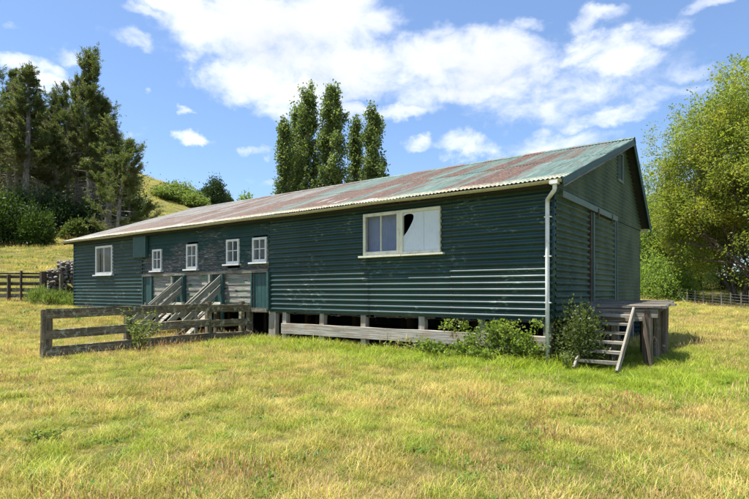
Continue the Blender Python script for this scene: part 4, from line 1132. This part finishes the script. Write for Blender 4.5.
def fnoise(x, y, s, seed):
    out = np.zeros(len(x)); rs = np.random.default_rng(seed)
    for k in range(7):
        a = rs.uniform(0, 6.28); fr = s * rs.uniform(.5, 1.9); out += np.sin((x * math.cos(a) + y * math.sin(a)) * fr + rs.uniform(0, 6.28))
    return out / 7 ** .5
def make_grass():
    def band(f0, f1, dens, sc):
        wide = .86; extra = 4.5; area = wide * (f1 * f1 - f0 * f0) + 2 * extra * (f1 - f0); n = int(area * dens)
        m = int(n * 1.6); f = rng.uniform(f0, f1, m)
        f = f[rng.uniform(0, 1, m) < (wide * f + extra) / (wide * f1 + extra)][:n]; n = len(f); r = rng.uniform(-1, 1, n) * (wide * f + extra)
        return r, f, np.full(n, sc)
    parts = [band(.8, 7, 230, .85), band(7, 11, 130, .95), band(11, 18, 72, 1.15), band(18, 30, 22, 1.5), band(30, 60, 6, 2.3), band(60, 125, 1.3, 3.6)]
    r = np.concatenate([p[0] for p in parts]); f = np.concatenate([p[1] for p in parts]); sc = np.concatenate([p[2] for p in parts])
    x = CAM.x + r * AX - f * .6074; y = CAM.y + r * AY + f * .7948
    inside = (x > -23.1) & (x < .0) & (y > .05) & (y < 9.1)
    hid = (f > 30) & (r > -.38 * f) & (r < .48 * f)      # behind the shed: nothing seen
    k = ~(inside | (hid & (rng.uniform(0, 1, len(x)) < .8)))
    x, y, sc, r, f = x[k], y[k], sc[k], r[k], f[k]
    z = terrain(x, y)
    green = .70 * np.exp(-((y + 1.0 + .35 * fnoise(x, y, 1.6, 11)) / 1.25) ** 2) * ss(-13, -9, x) * ss(7, 2, x) + .5 * np.exp(-(((x - 1.8) / 2.0) ** 2 + ((y - 2.5) / 3.5) ** 2))
    n1 = fnoise(x, y, 1.0, 1); n2 = fnoise(x, y, 3.2, 2); n3 = fnoise(x, y, .3, 3)
    dry = .55 + .07 * n1 + .09 * n2 + .12 * fnoise(x, y, 8., 12) + .10 * fnoise(x, y, 17., 13) + .05 * n3 - .80 * green + rng.normal(size=len(x)) * .17 + .12 * ss(16, 32, f)
    seedy = fnoise(x, y, 1.3, 5) + .6 * fnoise(x, y, .5, 6)
    u = rng.uniform(0, 1, len(x))
    idx = np.where(u < .26, 0, np.where(u < .50, 1, np.where(u < .74, 2, 4)))
    ps = np.clip(.08 + .15 * seedy, .01, .38) * (green < .4) * 1.0
    idx = np.where(rng.uniform(0, 1, len(x)) < ps, 3, idx)
    idx = np.where((rng.uniform(0, 1, len(x)) < .05 + .06 * (fnoise(x, y, 2., 8) > .9)) , 5, idx)
    sc = sc * rng.uniform(.6, 1.35, len(x)) * (1 + .12 * n1 + .26 * fnoise(x, y, 4.5, 15)) * (1 + .35 * np.clip(green, 0, 1)) * (1 + .7 * np.exp(-((y + .25) / .4) ** 2) * (x < 1) * (x > -10))
    idx = np.where((fnoise(x, y, 1.7, 21) + .6 * fnoise(x, y, 5, 22) > .95) & (rng.uniform(0, 1, n_ := len(x)) < .35) & (green < .3), 6, idx)
    sc = np.where(idx == 5, sc * 1.7, sc); sc = np.where((idx == 3) | (idx == 6), sc * rng.uniform(.8, 1.2, len(x)), sc)
    n = len(x)
    me = bpy.data.meshes.new('grass'); me.vertices.add(n); me.vertices.foreach_set('co', np.stack([x, y, z], 1).astype(np.float32).ravel())
    for nm, arr, ty in (('dry', dry, 'FLOAT'), ('sc', sc, 'FLOAT'), ('rot', rng.uniform(0, 6.28, n), 'FLOAT')):
        a = me.attributes.new(nm, ty, 'POINT'); a.data.foreach_set('value', arr.astype(np.float32))
    a = me.attributes.new('idx', 'INT', 'POINT'); a.data.foreach_set('value', idx.astype(np.int32))
    me.update()
    o = link('grass', me); tag(o, 'long dry yellow-green meadow grass covering the paddock', 'grass', kind='stuff')
    ng = bpy.data.node_groups.new('grass_scatter', 'GeometryNodeTree')
    ng.interface.new_socket('Geometry', in_out='INPUT', socket_type='NodeSocketGeometry'); ng.interface.new_socket('Geometry', in_out='OUTPUT', socket_type='NodeSocketGeometry')
    N = ng.nodes.new; Lk = ng.links.new
    gi = N('NodeGroupInput'); go = N('NodeGroupOutput'); ip = N('GeometryNodeInstanceOnPoints'); ci = N('GeometryNodeCollectionInfo')
    ci.inputs['Collection'].default_value = tc; ci.inputs['Separate Children'].default_value = True; ci.inputs['Reset Children'].default_value = True
    def na(nm, ty):
        a = N('GeometryNodeInputNamedAttribute'); a.data_type = ty; a.inputs['Name'].default_value = nm; return a.outputs['Attribute']
    cx = N('ShaderNodeCombineXYZ'); Lk(na('rot', 'FLOAT'), cx.inputs[2])
    Lk(gi.outputs[0], ip.inputs['Points']); Lk(ci.outputs[0], ip.inputs['Instance']); ip.inputs['Pick Instance'].default_value = True
    Lk(na('idx', 'INT'), ip.inputs['Instance Index']); Lk(cx.outputs[0], ip.inputs['Rotation']); Lk(na('sc', 'FLOAT'), ip.inputs['Scale'])
    Lk(ip.outputs[0], go.inputs[0])
    md = o.modifiers.new('scatter', 'NODES'); md.node_group = ng
    print('tufts', n)
make_grass()

# ------------------------------------------------------------------ sky, sun
SUNV = Vector((-.28, -.215, 1)).normalized()
w = NT('World', world=True); scene.world = w.owner
sky = w.n('ShaderNodeTexSky', sky_type='NISHITA', sun_disc=False)
sky.sun_elevation = math.asin(SUNV.z); sky.sun_rotation = math.atan2(SUNV.x, SUNV.y)
sky.air_density = 1.0; sky.dust_density = .4; sky.ozone_density = 1.5
G = w.n('ShaderNodeTexCoord').outputs['Generated']
sp = w.n('ShaderNodeSeparateXYZ'); w.set(sp, 0, G); dx, dy, dz = sp.outputs
az = w.m('ARCTAN2', dx, dy)      # 0 = +Y, clockwise positive
el = w.m('ARCSINE', dz)
comb = w.n('ShaderNodeCombineXYZ'); w.set(comb, 0, az); w.set(comb, 1, el)
AE = comb.outputs[0]
AZ0 = math.atan2(-.6074, .7948)
def ae(px, py):
    r = (px - 374.5) / 531; u = (291 - py) / 531
    return AZ0 + math.atan(r), math.atan2(u, math.sqrt(1 + r * r))
# cloud masses: (px, py, half width px, half height px, strength)
CL = [(190, 0, 85, 14, 1), (235, 22, 85, 42, 1), (275, 18, 60, 40, 1), (335, 20, 55, 45, 1), (250, 82, 52, 24, 1), (300, 95, 48, 28, .95), (365, 65, 60, 32, 1), (430, 62, 75, 34, 1), (490, 62, 55, 36, 1), (460, 95, 70, 14, .75), (280, 60, 70, 25, .8),
      (385, 112, 60, 9, .7), (415, 146, 24, 8, .7), (465, 148, 30, 12, .75), (540, 105, 75, 20, .6), (555, 145, 60, 14, .55), (585, 50, 45, 14, .75), (575, 30, 18, 12, .5), (615, 60, 50, 18, .78), (590, 22, 30, 8, .45), (520, 26, 18, 10, .6), (615, 118, 45, 10, .65), (650, 100, 50, 10, .5), (655, 30, 30, 14, .55),
      (700, 5, 30, 7, .45), (688, 73, 25, 9, .45), (630, 95, 25, 8, .5), (18, 62, 30, 16, .9), (40, 80, 22, 14, .85), (60, 50, 24, 9, .55), (130, 42, 20, 6, .35), (196, 140, 14, 6, .75), (195, 120, 6, 4, .6), (265, 145, 14, 5, .5), (157, 100, 6, 4, .45), (5, 22, 10, 4, .35), (145, 12, 30, 8, .6), (262, 182, 8, 4, .3), (600, 80, 80, 40, .28), (120, 135, 30, 5, .3)]
warp = w.noise(w.scale(G, (1, 1, 1.3)), 7, 5, .6)
def wn(off):
    v = w.vm('ADD', G, off); return w.noise(w.scale(v, (1, 1, 1.4)), 9, 5, .6)
wx = w.m('MULTIPLY', w.m('SUBTRACT', wn((3, 1, 7)), .5), .16); wy = w.m('MULTIPLY', w.m('SUBTRACT', wn((9, 4, 2)), .5), .10)
azw = w.m('ADD', az, wx); elw = w.m('ADD', el, wy)
field = None
for (px, py, hw, hh, s_) in CL:
    a0, e0 = ae(px, py); a1 = ae(px + hw, py)[0] - a0; e1 = (ae(px, py - hh)[1] - e0)
    u = w.m('MULTIPLY', w.m('SUBTRACT', azw, a0), 1 / a1); v = w.m('MULTIPLY', w.m('SUBTRACT', elw, e0), 1 / abs(e1))
    d2 = w.m('MULTIPLY_ADD', u, u, w.m('MULTIPLY', v, v))
    g = w.m('MULTIPLY', w.m('SUBTRACT', 1.35, d2, clamp=False), s_ * .8)
    field = g if field is None else w.m('SMOOTH_MAX', field, g, .25)
# the rest of the sky carries scattered cloud too
gen = w.noise(w.scale(G, (1, 1, 2.2)), 2.3, 6, .6)
off = w.m('ABSOLUTE', w.m('WRAP', w.m('SUBTRACT', az, AZ0), math.pi, -math.pi))
outside = w.m('MAXIMUM', w.rng(off, .75, 1.05), w.rng(el, .60, .85))
gf = w.m('SUBTRACT', w.m('MULTIPLY', w.m('MULTIPLY', w.m('SUBTRACT', gen, .50), 5.), outside), w.m('MULTIPLY', w.m('SUBTRACT', 1., outside), 3))
field = w.m('MAXIMUM', field, gf)
n1 = w.noise(w.scale(G, (1, 1, 1.5)), 14, 8, .62, .3); n2 = w.noise(w.scale(G, (1, 1, 1.3)), 5, 4, .5)
dens = w.m('ADD', field, w.m('MULTIPLY', w.m('SUBTRACT', n1, .5), 2.1))
mask = w.m('MULTIPLY', w.rng(dens, -.15, 1.35), w.rng(field, -.9, .4))
shade = w.rng(w.m('ADD', w.m('MULTIPLY', dens, .35), w.m('MULTIPLY', n2, .9)), .45, 1.25, 1.0, .66)
cc = w.n('ShaderNodeCombineXYZ'); 
ccol = w.vm('MULTIPLY', (6.9, 7.0, 7.15), (1, 1, 1))
sv = w.n('ShaderNodeVectorMath', operation='SCALE'); w.set(sv, 0, ccol); w.set(sv, 'Scale', shade)
# thin high veil softens the blue
skc = w.mix(1., w.mix(.10, sky.outputs[0], (4.6, 6.2, 8.8)), (.76, .85, .97), 'MULTIPLY')
mixc = w.mix(mask, skc, sv.outputs[0])
bg = w.n('ShaderNodeBackground'); w.set(bg, 'Color', mixc); w.set(bg, 'Strength', .10)
wo = w.n('ShaderNodeOutputWorld'); w.set(wo, 'Surface', bg.outputs[0])

sun = bpy.data.lights.new('sun', 'SUN'); sun.energy = 4.9; sun.angle = R(.55); sun.color = (1, .955, .87)
so = bpy.data.objects.new('sun', sun); so.rotation_euler = (-SUNV).to_track_quat('-Z', 'Y').to_euler(); so.location = (0, 0, 30); col.objects.link(so)

# ------------------------------------------------------------------ camera
cam = bpy.data.cameras.new('camera'); co = bpy.data.objects.new('camera', cam); col.objects.link(co)
co.location = CAM; co.rotation_euler = Vector((-.6074, .7948, 0)).to_track_quat('-Z', 'Y').to_euler()
cam.sensor_width = 36; cam.lens = 531 / 749 * 36; cam.shift_y = (291 - 249.5) / 749; cam.clip_end = 6000; cam.clip_start = .05
scene.camera = co
scene.view_settings.view_transform = 'Standard'; scene.view_settings.look = 'None'; scene.view_settings.exposure = .97; scene.view_settings.gamma = 1
scene.view_settings.use_curve_mapping = False
scene.cycles.max_bounces = 8; scene.cycles.transparent_max_bounces = 12
